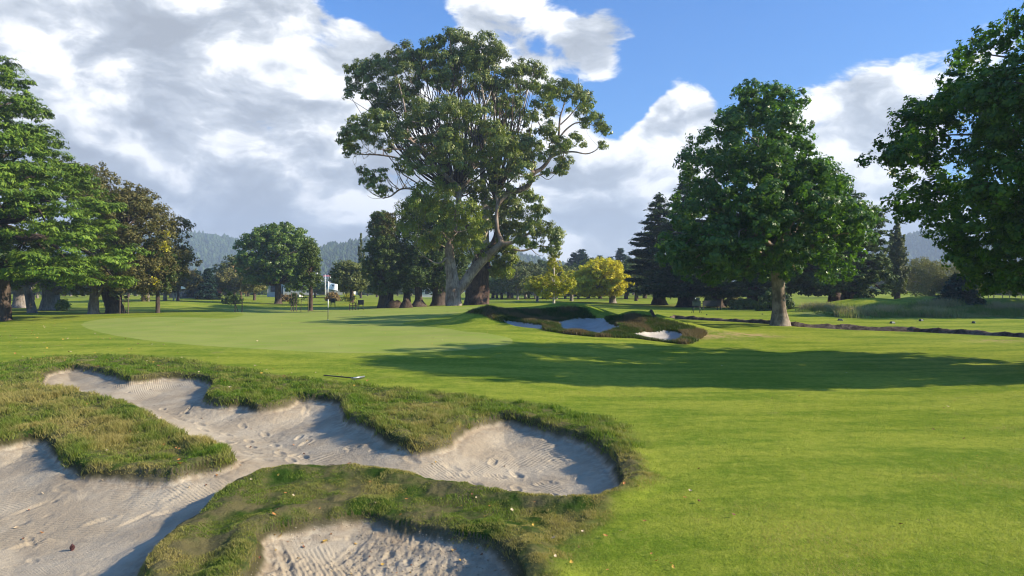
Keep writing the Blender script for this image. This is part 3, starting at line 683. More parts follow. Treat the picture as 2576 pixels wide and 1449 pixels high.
def branches(mb, trunk, clumps, rng, nmax, r0, tipr=.015, sag=.12, n=5):
    """limbs from the trunk path to clump centres"""
    T = np.asarray(trunk); idx = rng.permutation(len(clumps))[:nmax]
    for i in idx:
        c = clumps[i]; p = c[:3]+rng.normal(0, .2, 3)*c[3]
        d = np.hypot(np.hypot(T[:, 0]-p[0], T[:, 1]-p[1]), 0); tz = p[2]-d*rng.uniform(.35, .8)
        tz = np.clip(tz, T[0, 2]+(T[-1, 2]-T[0, 2])*.22, T[-1, 2]); j = int(np.argmin(abs(T[:, 2]-tz)+0.0)); a = T[j, :3]
        rr = min(T[j, 3]*.6, r0)*rng.uniform(.6, 1)
        L = np.linalg.norm(p-a); m1 = a+(p-a)*.35+np.array([0, 0, L*.02])+rng.normal(0, .05, 3)*L; m2 = a+(p-a)*.7+np.array([0, 0, L*sag])+rng.normal(0, .05, 3)*L
        s = smoothpath([(*a, rr), (*m1, rr*.72), (*m2, rr*.42), (*p, tipr)], 3)
        mb.tube(s[:, :3], s[:, 3], n, cap=False)
def rel(clumps, b): c = np.array(clumps, dtype=float); c[:, :3] -= np.array(b); return c
def place(xd, Y): X = (xd-CX)/FD*Y; return (X, Y, float(gz(X, Y)))
def trunkmesh(name, path, mat, parent, n=12, wob=.10, seed=0, extra=None, flute=0.0):
    s = smoothpath(path, 5); V, F = tube_arr(s[:, :3], s[:, 3], n, wob, seed, flute)
    Vs = [V]; Fs = [F]; nv = len(V)
    if extra is not None and extra.v:
        ev = np.array(extra.v); ef = [f for f in extra.f if len(f) == 4]
        Vs.append(ev); Fs.append(np.array(ef)+nv)
    return obj(name, quads(name, np.concatenate(Vs), np.concatenate(Fs), mat, True), parent)
def broadleaf(name, label, xd, Y, outline, r, nc, depth, nl, ls, leafm, barkm, tw, cat='tree', group=None, seed=1, top=None, sub=14, subr=.30,
              flat=.75, shape='rhomb', asp=.6, nb=30, lean=0.0, forks=0, up=.15, outer=.85, leafflat=.8, flare=1.35, base=None, extra_clumps=None, tips=None):
    rng = np.random.default_rng(seed); b = place(xd, Y) if base is None else base
    root = empty(name, b, label, cat, group)
    cl = crown_from(outline, Y, r, nc, depth, rng)
    if extra_clumps is not None: cl = np.vstack([cl, extra_clumps])
    cl = rel(cl, b); zt = cl[:, 2].max(); cx, cy = cl[:, 0].mean(), cl[:, 1].mean(); zlow = np.percentile(cl[:, 2], 8)
    H = zt*(top or .82)
    path = [(0, 0, -.25, tw*flare*.62), (0, 0, .18, tw*flare*.45), (lean*.15, 0, .9, tw*.53), (lean*.5, 0, max(1.2, zlow*.7), tw*.46), (lean+cx*.25, cy*.3, zlow+(H-zlow)*.3, tw*.36),
            (cx*.6, cy*.6, zlow+(H-zlow)*.65, tw*.2), (cx*.8, cy, H, .03)]
    mb = MB(); T = smoothpath(path, 8); T = T[T[:, 2] > zlow*.55] if forks == 0 else T[T[:, 2] > zlow*.3]
    branches(mb, T, cl, rng, nb, tw*.26 if forks == 0 else tw*.4, n=5)
    trunkmesh('trunk', path, barkm, root, 12, .07, seed, mb)
    C, N, tl, D = crown_points(cl, nl, rng, sub, subr, flat, up, .45, outer, leafflat)
    dr = None
    if shape == 'spray': dr = D*np.array([1.0, 1.0, .4])+np.array([0, 0, -.30]); N = N*np.array([.6, .6, 1.0])+np.array([0, 0, .3])
    obj('crown', leafmesh('crown', C, N, ls, leafm, rng, tl, asp, shape, dirs=dr, sv=.3), root)
    return root
def conifer(name, label, xd, Y, yd_top, yd_low, halfw, leafm, barkm, tw, cat='tree', group=None, seed=1, nl=20000, ls=.35, gap=.55, droop=.25, power=1.0, lean=0, dens=9, asp=.32, base=None, rise=.15, ragged=.25):
    """tiers of side limbs carrying flat sprays"""
    rng = np.random.default_rng(seed); b = place(xd, Y) if base is None else base; root = empty(name, b, label, cat, group)
    H = ZC-(yd_top-HY)/FD*Y-b[2]; zl = ZC-(yd_low-HY)/FD*Y-b[2]; Wd = halfw/FD*Y
    path = [(0, 0, -.2, tw*.95), (0, 0, .3, tw*.66), (0, 0, 1.6, tw*.5), (lean*.5, 0, H*.5, tw*.28), (lean, 0, H, .02)]
    mb = MB(); S = []; Dn = []; Dr = []; tn = []
    z = zl
    while z < H-.15:
        f = (z-zl)/(H-zl); L0 = Wd*(1-f)**power+.12
        nb = max(4, int(dens*(1-f*.5)))
        a0 = rng.uniform(0, 6.28); ttone = rng.uniform(0, 1)
        for q in range(nb):
            a = a0+q*2*np.pi/nb+rng.normal(0, .25); L = L0*rng.uniform(1-ragged, 1+ragged*.4); xx = lean*z/H
            d = np.array([np.cos(a), np.sin(a), 0]); zz = z+rng.uniform(-.3, .3)*gap
            qs = np.linspace(0, 1, 5); pts = np.array([[xx, 0, zz]])+d*(qs*L)[:, None]+np.array([0, 0, 1])*((rise*qs*L-droop*qs**2*L)[:, None])
            if L > .6: mb.tube(pts, np.linspace(min(tw*.2, .03+L*.012), .008, 5), 4, cap=False)
            m = max(6, int(L*L*6+6)); u = rng.uniform(.12, 1, m)**.75; side = rng.uniform(-1, 1, m)*(1.05-u)*L*.42*1.0+rng.normal(0, .05, m)
            n_ = np.array([-d[1], d[0], 0]); c = np.array([xx, 0, zz])+d*(u*L)[:, None]+n_*side[:, None]+np.array([0, 0, 1])*((rise*u*L-droop*u**2*L)[:, None]-np.abs(side)[:, None]*.25)
            S.append(c); Dr.append(np.tile(d, (m, 1))+n_*np.sign(side)[:, None]*.6+np.array([0, 0, -droop*.6])); tn.append(np.full(m, ttone*.5+rng.uniform(0, .5)))
        z += gap*rng.uniform(.8, 1.2)*(1-.45*f)
    S = np.concatenate(S); Dr = np.concatenate(Dr); tn = np.concatenate(tn)
    k = rng.integers(0, len(S), nl); C = S[k]+rng.normal(0, 1, (nl, 3))*ls*np.array([.5, .5, .22]); N = np.array([0, 0, 1.0])+rng.normal(0, .45, (nl, 3))
    trunkmesh('trunk', path, barkm, root, 10, .08, seed, mb)
    obj('crown', leafmesh('crown', C, N, ls, leafm, rng, tn[k], asp, 'spray', Dr[k]), root)
    return root
def dup(root, xd, Y, sc=1.0, rz=0.0, label=None, group=None, sxy=1.0, base=None):
    r = root.copy(); link(r); b = place(xd, Y) if base is None else base; r.location = b; r.rotation_euler = (0, 0, rz); r.scale = (sc*sxy, sc*sxy, sc)
    if label: r['label'] = label
    if group: r['group'] = group
    elif 'group' in r: del r['group']
    for ch in list(root.children):
        c = ch.copy(); link(c); c.parent = r
        for g2 in list(ch.children):
            d = g2.copy(); link(d); d.parent = c
    return r

# ------------------------------------------------------------------ foliage materials
L_GUM = leafmat('gum_leaves', (0.080, 0.125, 0.020), (0.240, 0.265, 0.052), .28, .5, .40, big=.4)
L_GUM2 = leafmat('gum_leaves_yellow', (0.13, 0.185, 0.018), (0.30, 0.33, 0.040), .34, .4, .42)
L_MAPLE = leafmat('maple_leaves', (0.040, 0.105, 0.022), (0.115, 0.205, 0.030), .42, .40, .38)
L_PLANE = leafmat('plane_leaves', (0.036, 0.100, 0.012), (0.105, 0.205, 0.016), .48, .35, .42)
L_MACRO = leafmat('cypress_sprays', (0.042, 0.100, 0.009), (0.160, 0.235, 0.020), .08, .2, .6)
L_CYP = leafmat('dark_cypress_sprays', (0.042, 0.082, 0.018), (0.110, 0.155, 0.030), .15, .2, .6)
L_FIR = leafmat('fir_needles', (0.026, 0.055, 0.018), (0.068, 0.105, 0.028), .15, .25, .55)
L_SPR = leafmat('spruce_needles', (0.014, 0.042, 0.026), (0.040, 0.085, 0.050), .12, .25, .55)
L_BRN = leafmat('bronze_leaves', (0.070, 0.080, 0.018), (0.165, 0.145, 0.042), .25, .25, .5, (1.3, 1.05, .5))
L_OAK = leafmat('oak_leaves', (0.065, 0.125, 0.014), (0.165, 0.235, 0.034), .3, .4, .42)
L_DRK = leafmat('dark_leaves', (0.045, 0.085, 0.013), (0.110, 0.150, 0.026), .25, .3, .5)
L_OLV = leafmat('olive_leaves', (0.075, 0.105, 0.022), (0.17, 0.185, 0.050), .3, .3, .5)
L_YEL = leafmat('yellow_leaves', (0.58, 0.53, 0.02), (0.82, 0.76, 0.06), .35, .3, .5, (1.05, 1.05, .6), cc=(0.34, 0.38, 0.03))
L_YGR = leafmat('yellow_green_leaves', (0.24, 0.29, 0.014), (0.50, 0.46, 0.03), .4, .3, .5, (1.2, 1.15, .6))
L_WIL = leafmat('willow_leaves', (0.12, 0.13, 0.030), (0.24, 0.22, 0.070), .3, .3, .5)
L_RED = leafmat('purple_leaves', (0.05, 0.016, 0.016), (0.10, 0.035, 0.030), .3, .3, .5, (1.2, .8, .8))
L_TAN = leafmat('tan_leaves', (0.17, 0.12, 0.035), (0.28, 0.19, 0.06), .3, .3, .5, (1.2, 1.0, .6))
B_GUM = barkmat('gum_bark', (0.11, 0.075, 0.055), (0.40, 0.32, 0.26)); B_WHT = barkmat('pale_gum_bark', (0.36, 0.31, 0.26), (0.66, 0.60, 0.52), (2, 2, .8), .15)
B_DRK = barkmat('dark_bark', (0.035, 0.025, 0.02), (0.12, 0.09, 0.07)); B_RED = barkmat('red_brown_bark', (0.038, 0.024, 0.018), (0.15, 0.10, 0.078))
B_GRY = barkmat('grey_bark', (0.12, 0.10, 0.085), (0.34, 0.30, 0.26)); B_MAP = barkmat('maple_bark', (0.11, 0.085, 0.06), (0.36, 0.29, 0.22), (5, 5, 2.5), .5)

# ------------------------------------------------------------------ the great gum (front) and the older gum behind it
def zz(zx, zy): return (849+zx*.5207, 62.9+zy*.5207)
def zw(zx, zy, Y): x, y = zz(zx, zy); return at(x, y, Y)
CL_TOP = [(500,110,45),(560,100,50),(610,95,45),(660,115,50),(720,120,50),(760,150,50),(770,200,55),(340,140,48),(400,160,52),(460,160,55),(300,180,45),(200,190,48),(130,200,52),(90,230,45),(80,290,42),(65,335,32),(140,260,46),(200,250,48),(270,220,52),(360,200,58),
 (500,190,58),(560,200,58),(620,170,60),(680,190,50),(620,230,58),(560,260,52),(480,250,56),(420,260,56),(340,270,50),(680,250,56),(740,270,55),(790,270,48),(760,330,52),(700,330,45),(640,320,46),(560,310,50),(480,310,46),(380,330,48),(320,350,48),(260,360,48),(210,330,46),(170,360,36),(230,420,46),(290,420,48),(350,385,48),(190,430,26),
 (900,220,42),(950,230,45),(970,262,36),(870,250,46),(840,300,50),(830,360,42),(860,400,40),(850,450,36),(905,500,34),(740,470,30),(800,430,30)]
CL_R = [(940,350,34),(980,330,42),(1040,320,46),(1090,330,46),(1140,322,46),(1180,350,46),(1205,400,40),(1160,398,36),(1095,385,34),(1010,375,38),(950,410,26),(960,460,30),(1230,470,42),(1270,490,36),(1300,512,28),(1190,490,34),(1140,570,36),(1160,592,28),(1272,590,26),(1020,490,20),(1110,450,20),
 (970,550,30),(1010,560,44),(1060,580,44),(1090,622,34),(1042,630,38),(1090,690,36),(1062,722,32),(1000,730,24),(975,650,42),(910,600,52),(850,570,60),(790,590,56),(760,640,55),(820,650,62),(880,670,55),(770,700,52),(840,720,54),(900,735,44),(935,770,28),(760,560,44),(830,610,50),(720,680,34)]
CL_L = [(60,560,42),(60,610,42),(55,585,38),(90,530,42),(130,500,42),(180,490,46),(230,490,48),(270,500,48),(300,540,46),(250,550,40),(190,560,42),(140,560,42),(108,612,30),(330,520,42),(380,470,48),(430,440,52),(490,430,52),(550,430,52),(610,430,54),(650,460,52),(690,490,46),(715,520,46),(570,480,46),(500,480,46),(450,500,46),(560,550,42),(600,530,34),(740,555,30),
 (340,585,34),(380,640,42),(340,675,34),(310,700,26),(440,590,46),(500,600,56),(560,600,58),(620,630,56),(660,660,46),(560,660,56),(500,670,46),(600,700,48),(650,735,36),(460,730,42),(400,740,38),
 (150,720,32),(180,740,34),(140,770,26),(205,762,32),(240,720,26),(222,808,30),(195,800,26),(258,765,18),(520,730,30)]
CL_B = [(500,800,46),(430,820,46),(400,870,52),(360,910,48),(345,950,44),(450,880,56),(520,870,48),(440,940,58),(380,980,48),(500,940,58),(560,900,54),(620,900,58),(670,930,56),(700,980,48),(640,980,58),(570,980,58),(520,1010,48),(600,1040,58),(660,1050,54),(690,1080,46),(450,1030,46),(400,1045,40),(620,1100,42),(560,800,36),(330,1000,40),(470,1060,35)]
CL_BR = [(640,800,44),(700,840,48),(760,840,50),(740,900,50),(800,880,58),(850,900,54),(870,950,48),(830,990,48),(865,1000,36),(780,960,44),(850,850,38),(700,800,36),(790,1010,32),(820,820,36)]
CL_LR = [(920,850,32),(960,870,38),(980,910,38),(960,950,42),(1000,980,42),(1040,1012,42),(1050,1060,38),(1035,1092,32),(970,1020,44),(920,1000,42),(905,1055,36),(990,1080,26),(930,950,30),(880,1040,32),(940,1060,26)]
CL_LOW = [(780,1100,52),(820,1140,46),(800,1190,46),(765,1165,40),(832,1090,36),(740,1110,34),(800,1050,36),(850,1130,26)]
def gumclumps(L, Y, rng, dep=6.0, back=.6):
    out = []
    for zx, zy, r in L:
        rho = min(1, math.hypot((zx-650)/640, (zy-540)/560)); T = dep*math.sqrt(max(.08, 1-rho*rho)); rw = r*.5207/FD*Y*1.06
        p = zw(zx, zy+18-14*min(1, max(0, (zy-100)/600)), Y); o = -rng.uniform(.3, 1)*T; out.append((p[0], p[1]+o, p[2], rw))
        if rng.uniform() < back*(1-rho*.7): out.append((p[0]+rng.normal(0, rw*.5), p[1]+rng.uniform(.2, 1)*T, p[2]+rng.normal(0, rw*.4), rw))
    return out
def limb(mb, pts, Y, b, n=9, k=4):
    """pts rows (zx, zy, width, depth)"""
    P = []
    for q in pts:
        x, y, z = zw(q[0], q[1], Y); P.append((x-b[0], y-b[1]+(q[3] if len(q) > 3 else 0), z-b[2], q[2]*.5207/FD*Y/2))
    s = smoothpath(P, k); mb.tube(s[:, :3], s[:, 3], n, cap=False); return s
def gum(name, label, Y, xbase, groups, leafm, barkm, limbs, trunk, seed, nl, upper=None):
    rng = np.random.default_rng(seed); b = place(xbase, Y); root = empty(name, b, label, 'tree')
    cl = np.array([c for g_, m_ in groups for c in gumclumps(g_, Y, rng)]); clr = rel(cl, b)
    mb = MB(); segs = []
    for L in limbs: segs.append(limb(mb, L, Y, b))
    allp = np.concatenate(segs)
    def twig(clr, out, num):
        num = int(num*.65)
        for c in clr[rng.permutation(len(clr))[:num]]:
            for h_ in range(2):
                p = c[:3]+rng.normal(0, .42, 3)*c[3]; w = (allp[:, 2]-p[2])*1.2; d = np.linalg.norm(allp[:, :3]-p, axis=1)+np.maximum(0, w)*1.2+rng.uniform(0, .8, len(allp))
                j = int(np.argmin(d)); a = allp[j]; L_ = np.linalg.norm(p-a[:3]); rr = min(a[3]*.5, .02+L_*.013)
                m = a[:3]+(p-a[:3])*.5+rng.normal(0, .09, 3)*L_+np.array([0, 0, -.04*L_])
                s = smoothpath([(*a[:3], rr), (*m, rr*.65), (*p, .018)], 3); out.tube(s[:, :3], s[:, 3], 4, cap=False)
    twig(clr, mb, 170)
    if upper:
        ub = MB()
        for L in upper: segs.append(limb(ub, L, Y, b))
        allp = np.concatenate(segs[-len(upper):]); top = clr[clr[:, 2] > 9]
        twig(top, ub, 120)
        o = obj('limb', quads('limb', np.array(ub.v), np.array([f for f in ub.f if len(f) == 4]), B_WHT, True), root); o['label'] = 'smooth pale upper limbs'
    P = []
    for q in trunk: x, y, z = zw(q[0], q[1], Y); P.append((x-b[0], 0, z-b[2], q[2]*.5207/FD*Y/2))
    P = [(P[0][0], 0, -.4, P[0][3]*1.12)]+P
    trunkmesh('trunk', P, barkm, root, 22, .09, seed, mb, flute=.05)
    parts = []
    for (g_, m_) in groups: pass
    for flag, lm in ((0, leafm), (1, L_GUM2)):
        cc = rel(np.array([c for g_, m_ in groups if m_ == flag for c in gumclumps(g_, Y, rng)]), b); n_ = int(nl*len(cc)/len(clr)); clr2 = cc
        C, N, tl, D = crown_points(cc, n_, rng, 16, .38, .78, .35, .45, 1.0, .8)
        cr = obj('crown', leafmesh('crown', C, N, .20, lm, rng, tl, .50, 'rhomb', dirs=np.tile([0, 0, -1.0], (n_, 1))*.6), root)
        if flag: cr['label'] = 'lower yellower foliage'
    return root
gum('gum_tree', 'old twisted gum tree with knotted grey trunk and wide bent limbs', 64, 1143, [(CL_L, 0), (CL_B, 1), (CL_R, 0), (CL_LR, 0)], L_GUM, B_GUM,
    [[(575,1290,50),(612,1250,50),(650,1195,50),(700,1140,44),(755,1090,36,-.5),(790,1052,28,-.5),(775,1000,20),(768,930,18),(772,860,14),(765,820,8)],
     [(780,1062,26,-.5),(850,1050,16),(920,1010,12),(970,990,8),(1010,1020,5)],
     [(850,1085,10),(900,1090,10),(970,1070,7),(1030,1075,4)],
     [(545,1120,44),(530,1080,30,.5),(560,1000,24,.5),(580,900,26),(584,850,27),(590,800,26),(570,770,24),(530,735,22),(480,692,18),(430,685,15),(360,683,11),(310,655,10),(280,640,9),(200,627,8),(120,625,6),(80,620,3)],
     [(590,798,22),(620,765,16),(640,745,10),(655,700,7)],[(470,690,16),(440,630,15),(405,590,15),(370,572,14),(340,530,13),(330,450,12),(320,380,9),(300,300,7),(280,240,4)],
     [(372,572,8),(350,600,7),(290,600,6),(220,605,5)],[(560,860,18),(470,850,12),(410,825,11),(380,800,9),(340,790,9),(300,795,8),(260,825,7),(220,838,4)],
     [(770,870,16,1),(795,830,26,1),(840,795,28,1),(880,790,27,1),(925,765,26,1),(945,720,22),(990,690,19),(1025,645,18),(1060,580,14),(1070,520,11),(1075,450,9),(1090,400,6),(1110,340,4)],
     [(1030,640,12),(1080,618,10),(1140,612,8),(1200,622,6),(1240,610,5),(1262,590,3)],[(1070,545,8),(1110,500,8),(1160,470,6),(1220,480,4),(1280,500,2)],[(1062,560,8),(1010,520,6),(970,470,5),(955,420,3)],[(1078,480,7),(1120,440,6),(1170,380,5),(1180,350,3)],
     [(945,735,9),(1010,715,7),(1070,715,5)],[(545,1150,16,-.6),(530,1130,12,-.9),(510,1148,9,-1.2),(480,1152,6,-1.4),(430,1120,4,-1.6),(380,1070,3,-1.6)],
     [(540,1040,12),(500,1000,9),(440,1000,7),(380,960,5)],[(560,1000,12),(600,1000,9),(650,980,7),(690,960,4)]],
    [(562,1340,76),(560,1290,72),(556,1230,60),(548,1180,54),(545,1120,40),(548,1060,28)], 21, 130000)
gum('gum_tree', 'tallest gum tree with thick dark red-brown trunk and pale upper limbs', 69, 1200, [(CL_TOP, 0), (CL_BR, 0), (CL_LOW, 1)], L_GUM, B_RED,
    [[(690,1150,60),(760,1050,36,-.5),(775,960,26),(770,880,22),(760,830,16)],[(700,1100,50),(640,1000,28),(600,900,24),(580,820,16)],[(730,1100,30),(780,1090,16),(820,1100,8)]],
    [(672,1340,122),(676,1290,112),(684,1220,98),(695,1150,84),(705,1080,66)], 22, 125000,
    upper=[[(705,1080,60),(712,980,40),(712,880,34),(706,800,32),(702,720,28),(702,640,26),(706,560,20),(710,480,16),(712,400,13),(700,320,10),(690,250,7),(690,180,4)],
     [(702,700,16),(672,700,15),(668,640,12),(690,600,10)],[(702,640,18),(685,580,15),(660,545,14),(635,500,13),(600,430,10),(560,360,8),(520,300,5),(480,220,3)],
     [(716,810,18),(740,770,16),(765,700,14),(800,600,12),(860,520,11),(890,430,9),(915,330,7),(930,260,4)],[(706,560,13),(750,500,11),(758,420,9),(760,340,7),(770,270,4)],
     [(690,600,11),(650,560,9),(600,550,8),(540,480,6),(500,420,3)],[(635,500,8),(560,440,6),(450,360,5),(350,300,4),(250,260,3)],[(710,430,8),(660,360,6),(620,280,5),(600,180,3)],[(712,400,8),(740,320,6),(760,220,4),(760,160,3)],
     [(890,440,6),(860,400,5),(850,340,3)],[(712,880,14),(660,870,10),(620,820,7)],[(560,360,6),(500,330,5),(400,250,4),(330,180,3)]])

# ------------------------------------------------------------------ maple on the right
OUT = [(1895,197),(1925,215),(1950,240),(1985,238),(2008,270),(2015,310),(2018,350),(2025,400),(2060,425),(2090,408),(2108,440),(2112,480),(2140,520),(2170,560),(2165,600),(2150,640),(2120,672),(2130,700),(2090,712),(2040,690),(2000,700),(1985,712),
       (1930,700),(1870,705),(1820,715),(1770,712),(1720,700),(1690,690),(1670,650),(1655,600),(1672,560),(1690,520),(1700,470),(1735,440),(1725,410),(1745,375),(1765,330),(1785,285),(1820,285),(1838,250),(1845,215)]
broadleaf('maple_tree', 'dark green maple with pale mottled trunk standing alone beside the dug trench', 1962, 36.8, [(x-8+(1900-x)*.02, y+14 if y < 500 else y+3) for x, y in OUT], .62, 420, 5.2, 115000, .165, L_MAPLE, B_MAP, .70, seed=31, sub=16, subr=.30, shape='star', asp=.8, nb=85, lean=-.2, flare=1.6, outer=1.1)
# big plane at the right edge
OUT = [(3060,-40),(2880,-30),(2700,0),(2570,35),(2480,55),(2440,80),(2415,110),(2390,150),(2385,195),(2355,215),(2340,250),(2295,262),(2290,300),(2290,340),(2250,355),(2248,385),(2285,415),(2310,425),(2320,470),(2300,510),(2335,540),(2375,560),(2385,600),(2410,630),(2450,650),(2470,690),(2490,722),(2520,712),(2545,745),(2590,740),(2640,740),
       (2800,725),(3050,720),(3280,640),(3380,450),(3370,200),(3280,40),(3180,-20)]
broadleaf('plane_tree', 'large leafy plane tree reaching in from the right edge, cut off by the frame', 2960, 20.0, OUT, .58, 700, 5.2, 210000, .13, L_PLANE, B_MAP, .85, seed=32, sub=17, subr=.30, shape='star', asp=.8, nb=90, flare=1.8, outer=1.1)
# ------------------------------------------------------------------ left side trees
OUT = [(-300,-60),(-150,10),(-70,80),(-30,140),(2,178),(22,205),(62,232),(75,270),(100,300),(125,325),(158,350),(160,385),(192,418),(215,455),(242,470),(240,500),(262,535),(250,560),(272,592),(285,630),(322,645),(312,680),(322,700),(290,730),(255,735),(225,742),(190,728),(150,712),(100,725),(60,715),(0,710),(-60,715),
       (-200,700),(-420,680),(-520,560),(-480,300),(-400,60)]
broadleaf('cypress_tree', 'huge bright green cypress filling the left edge, its low limbs over the lawn', -8, 48, OUT, 1.1, 700, 8.0, 340000, .27, L_MACRO, B_DRK, 1.5, seed=41, sub=22, subr=.31, flat=.40, leafflat=.36, asp=.30, shape='spray', nb=70, outer=1.0, up=.35, top=.9)
OUT = [(200,415),(240,405),(280,425),(300,440),(330,455),(355,470),(385,492),(410,510),(445,540),(452,575),(440,600),(470,630),(475,660),(450,700),(420,735),(380,742),(340,735),(300,742),(270,730),(255,650),(240,560),(190,470)]
broadleaf('elm_tree', 'tall bronze-brown autumn tree with thick leaning dark trunk right of the cypress', 290, 61, OUT, .95, 200, 5.0, 75000, .17, L_BRN, B_DRK, 1.25, seed=42, sub=14, subr=.32, flat=.7, nb=80, lean=-1.3, outer=.4, flare=1.5)
OUT = [(150,680),(200,640),(260,640),(310,680),(320,720),(300,742),(270,748),(230,745),(180,742),(150,720)]
broadleaf('forked_tree', 'small grey tree with widely forked trunk under the right edge of the cypress', 236, 59.5, OUT, .7, 60, 2.2, 14000, .16, L_OLV, B_GRY, .75, seed=43, forks=1, nb=16)
OUT = [(350,620),(385,590),(405,580),(430,610),(445,650),(450,700),(430,735),(400,745),(370,738),(350,700)]
broadleaf('young_oak', 'young dark tree with a straight thin trunk and a yellow sprig in its crown', 397, 60.5, OUT, .45, 80, 1.5, 22000, .12, L_DRK, B_DRK, .34, seed=44, nb=40, flare=1.2, top=.95)
rng = np.random.default_rng(5)
x, y, z = at(403, 652, 58.8); b = place(397, 60.5)
qq = rng.integers(0, 9, 420); kc = rng.normal(0, 1, (9, 3))*np.array([.38, .1, .8]); kc[:, 0] += kc[:, 2]*.25; C = np.array([x, y, z])+kc[qq]+np.clip(rng.normal(0, 1, (420, 3)), -1.4, 1.4)*.17; 
r_ = bpy.data.objects['young_oak']
o = obj('yellow_foliage', leafmesh('yellow_foliage', C-np.array(b), rng.normal(0, 1, (420, 3))+[0, -.5, .5], .13, L_YEL, rng, rng.uniform(0, .5, 420)), r_); o['label'] = 'bright yellow sprig of leaves'
# trunks under the cypress
GT = 'shade trees standing behind the cypress'
def shade(name, label, xd, Y, w0, tr, seed, bark, lm=L_OAK, lean=0., hw=130, top=610, bot=742, forks=0, nl=16000, r=.9, group=GT, nc=70, ls=.18, depth=3, flare=1.35, cat='tree'):
    w = w0*.72; s = hw; m = (top+bot)/2; h = (bot-top)/2; g = random.Random(seed); O = []
    for i in range(14):
        a = i/14*2*math.pi; k = g.uniform(.82, 1.08); O.append((xd+lean*20+s*math.cos(a)*k, m+h*math.sin(a)*min(1.0, k)*(1 if math.sin(a) < 0 else .85)))
    return broadleaf(name, label, xd, Y, O, r, nc, depth, nl, ls, lm, bark, w, seed=seed, lean=lean, forks=forks, nb=26, group=group, flare=flare, cat=cat)
shade('leaning_tree', 'dark leaning trunk at the extreme left edge of the lawn, in front of the cypress', -4, 46.5, 1.0, 1, 51, B_DRK, L_DRK, -.6, 120, 560, 715, group=None)
shade('oak_tree', 'grey straight trunk just inside the left edge beneath the cypress', 13, 66, 1.1, 1, 52, B_GRY, hw=90, top=640, bot=735)
shade('oak_tree', 'stout oak trunk with flared roots, second shade tree from the left', 51, 80, 2.0, 1, 53, B_GRY, hw=110, top=640, bot=735, forks=1)
shade('oak_tree', 'slim pinkish-grey leaning trunk between two stout trunks under the cypress', 80, 64, .95, 1, 54, B_GRY, lean=-.9, hw=70, top=650, bot=722)
sh1 = shade('oak_tree', 'widest grey trunk with suckers at its foot under the cypress', 127, 72, 2.3, 1, 55, B_GRY, hw=120, top=640, bot=735, forks=1)
shade('oak_tree', 'thin straight brown sapling trunk directly behind the thick leaning dark trunk', 304, 64, .30, 1, 56, B_RED, L_BRN, hw=50, top=660, bot=745, nl=8000, r=.5, flare=1.2, group=None)

# ------------------------------------------------------------------ round tree and its neighbours
OUT = [(640,585),(670,568),(700,560),(740,562),(770,582),(790,610),(800,650),(790,690),(760,722),(730,738),(700,720),(665,722),(640,715),(615,705),(595,675),(602,640),(610,605)]
broadleaf('round_tree', 'broad round green tree standing alone left of the flag', 700, 108, OUT, 1.05, 230, 5.0, 60000, .30, L_OAK, B_DRK, 1.0, seed=61, forks=1, nb=80, outer=.8)
OUT = [(765,610),(780,592),(795,600),(802,640),(806,680),(812,700),(795,725),(770,735),(748,732),(735,715),(745,690),(752,650)]
broadleaf('larch_tree', 'narrow dark tree with slim bare trunk between the round tree and the flag', 782, 80, OUT, .55, 110, 1.5, 22000, .15, L_DRK, B_RED, .42, seed=62, nb=60, top=.97, flare=1.3)
# willow, olive and tan shrubs left of the round tree
GB = 'mixed shrubs and small trees left of the round tree'
shade('willow_tree', 'pale olive willow drooping beside the dark spruces', 578, 128, .7, 1, 63, B_GRY, L_WIL, hw=30, top=672, bot=748, nl=15000, r=.8, group=GB, ls=.26)
shade('autumn_tree', 'tan and pink autumn tree in the middle of the shrubs left of the round tree', 606, 132, .6, 1, 64, B_RED, L_TAN, hw=28, top=660, bot=748, nl=14000, r=.8, group=GB, ls=.26)
shade('olive_tree', 'tall olive green tree partly hidden by the round tree', 590, 140, .8, 1, 65, B_DRK, L_OLV, hw=44, top=640, bot=745, nl=20000, r=1.1, group=GB, ls=.30, depth=4)
shade('autumn_tree', 'yellow-green bushy tree touching the round tree on its left', 640, 126, .6, 1, 66, B_RED, L_WIL, hw=32, top=668, bot=748, nl=15000, r=.8, group=GB, ls=.26)
shade('purple_tree', 'purple-leaved tree just right of the two spruces', 545, 150, .6, 1, 67, B_DRK, L_RED, hw=20, top=690, bot=745, nl=8000, r=.8, group=None, ls=.3)
conifer('spruce_tree', 'left one of the two blue-green spruces', 497, 126, 681, 742, 26, L_SPR, B_DRK, .5, seed=71, nl=13000, ls=.42, gap=.45, dens=9, power=.9, group='pair of blue-green spruces')
conifer('spruce_tree', 'right and taller one of the two blue-green spruces', 523, 124, 673, 746, 30, L_SPR, B_DRK, .5, seed=72, nl=15000, ls=.42, gap=.45, dens=9, power=.9, group='pair of blue-green spruces')
shade('olive_tree', 'low olive brown tree between the bronze tree and the spruces', 448, 112, .5, 1, 68, B_RED, L_BRN, hw=48, top=668, bot=742, nl=20000, r=.9, group=None, ls=.24)
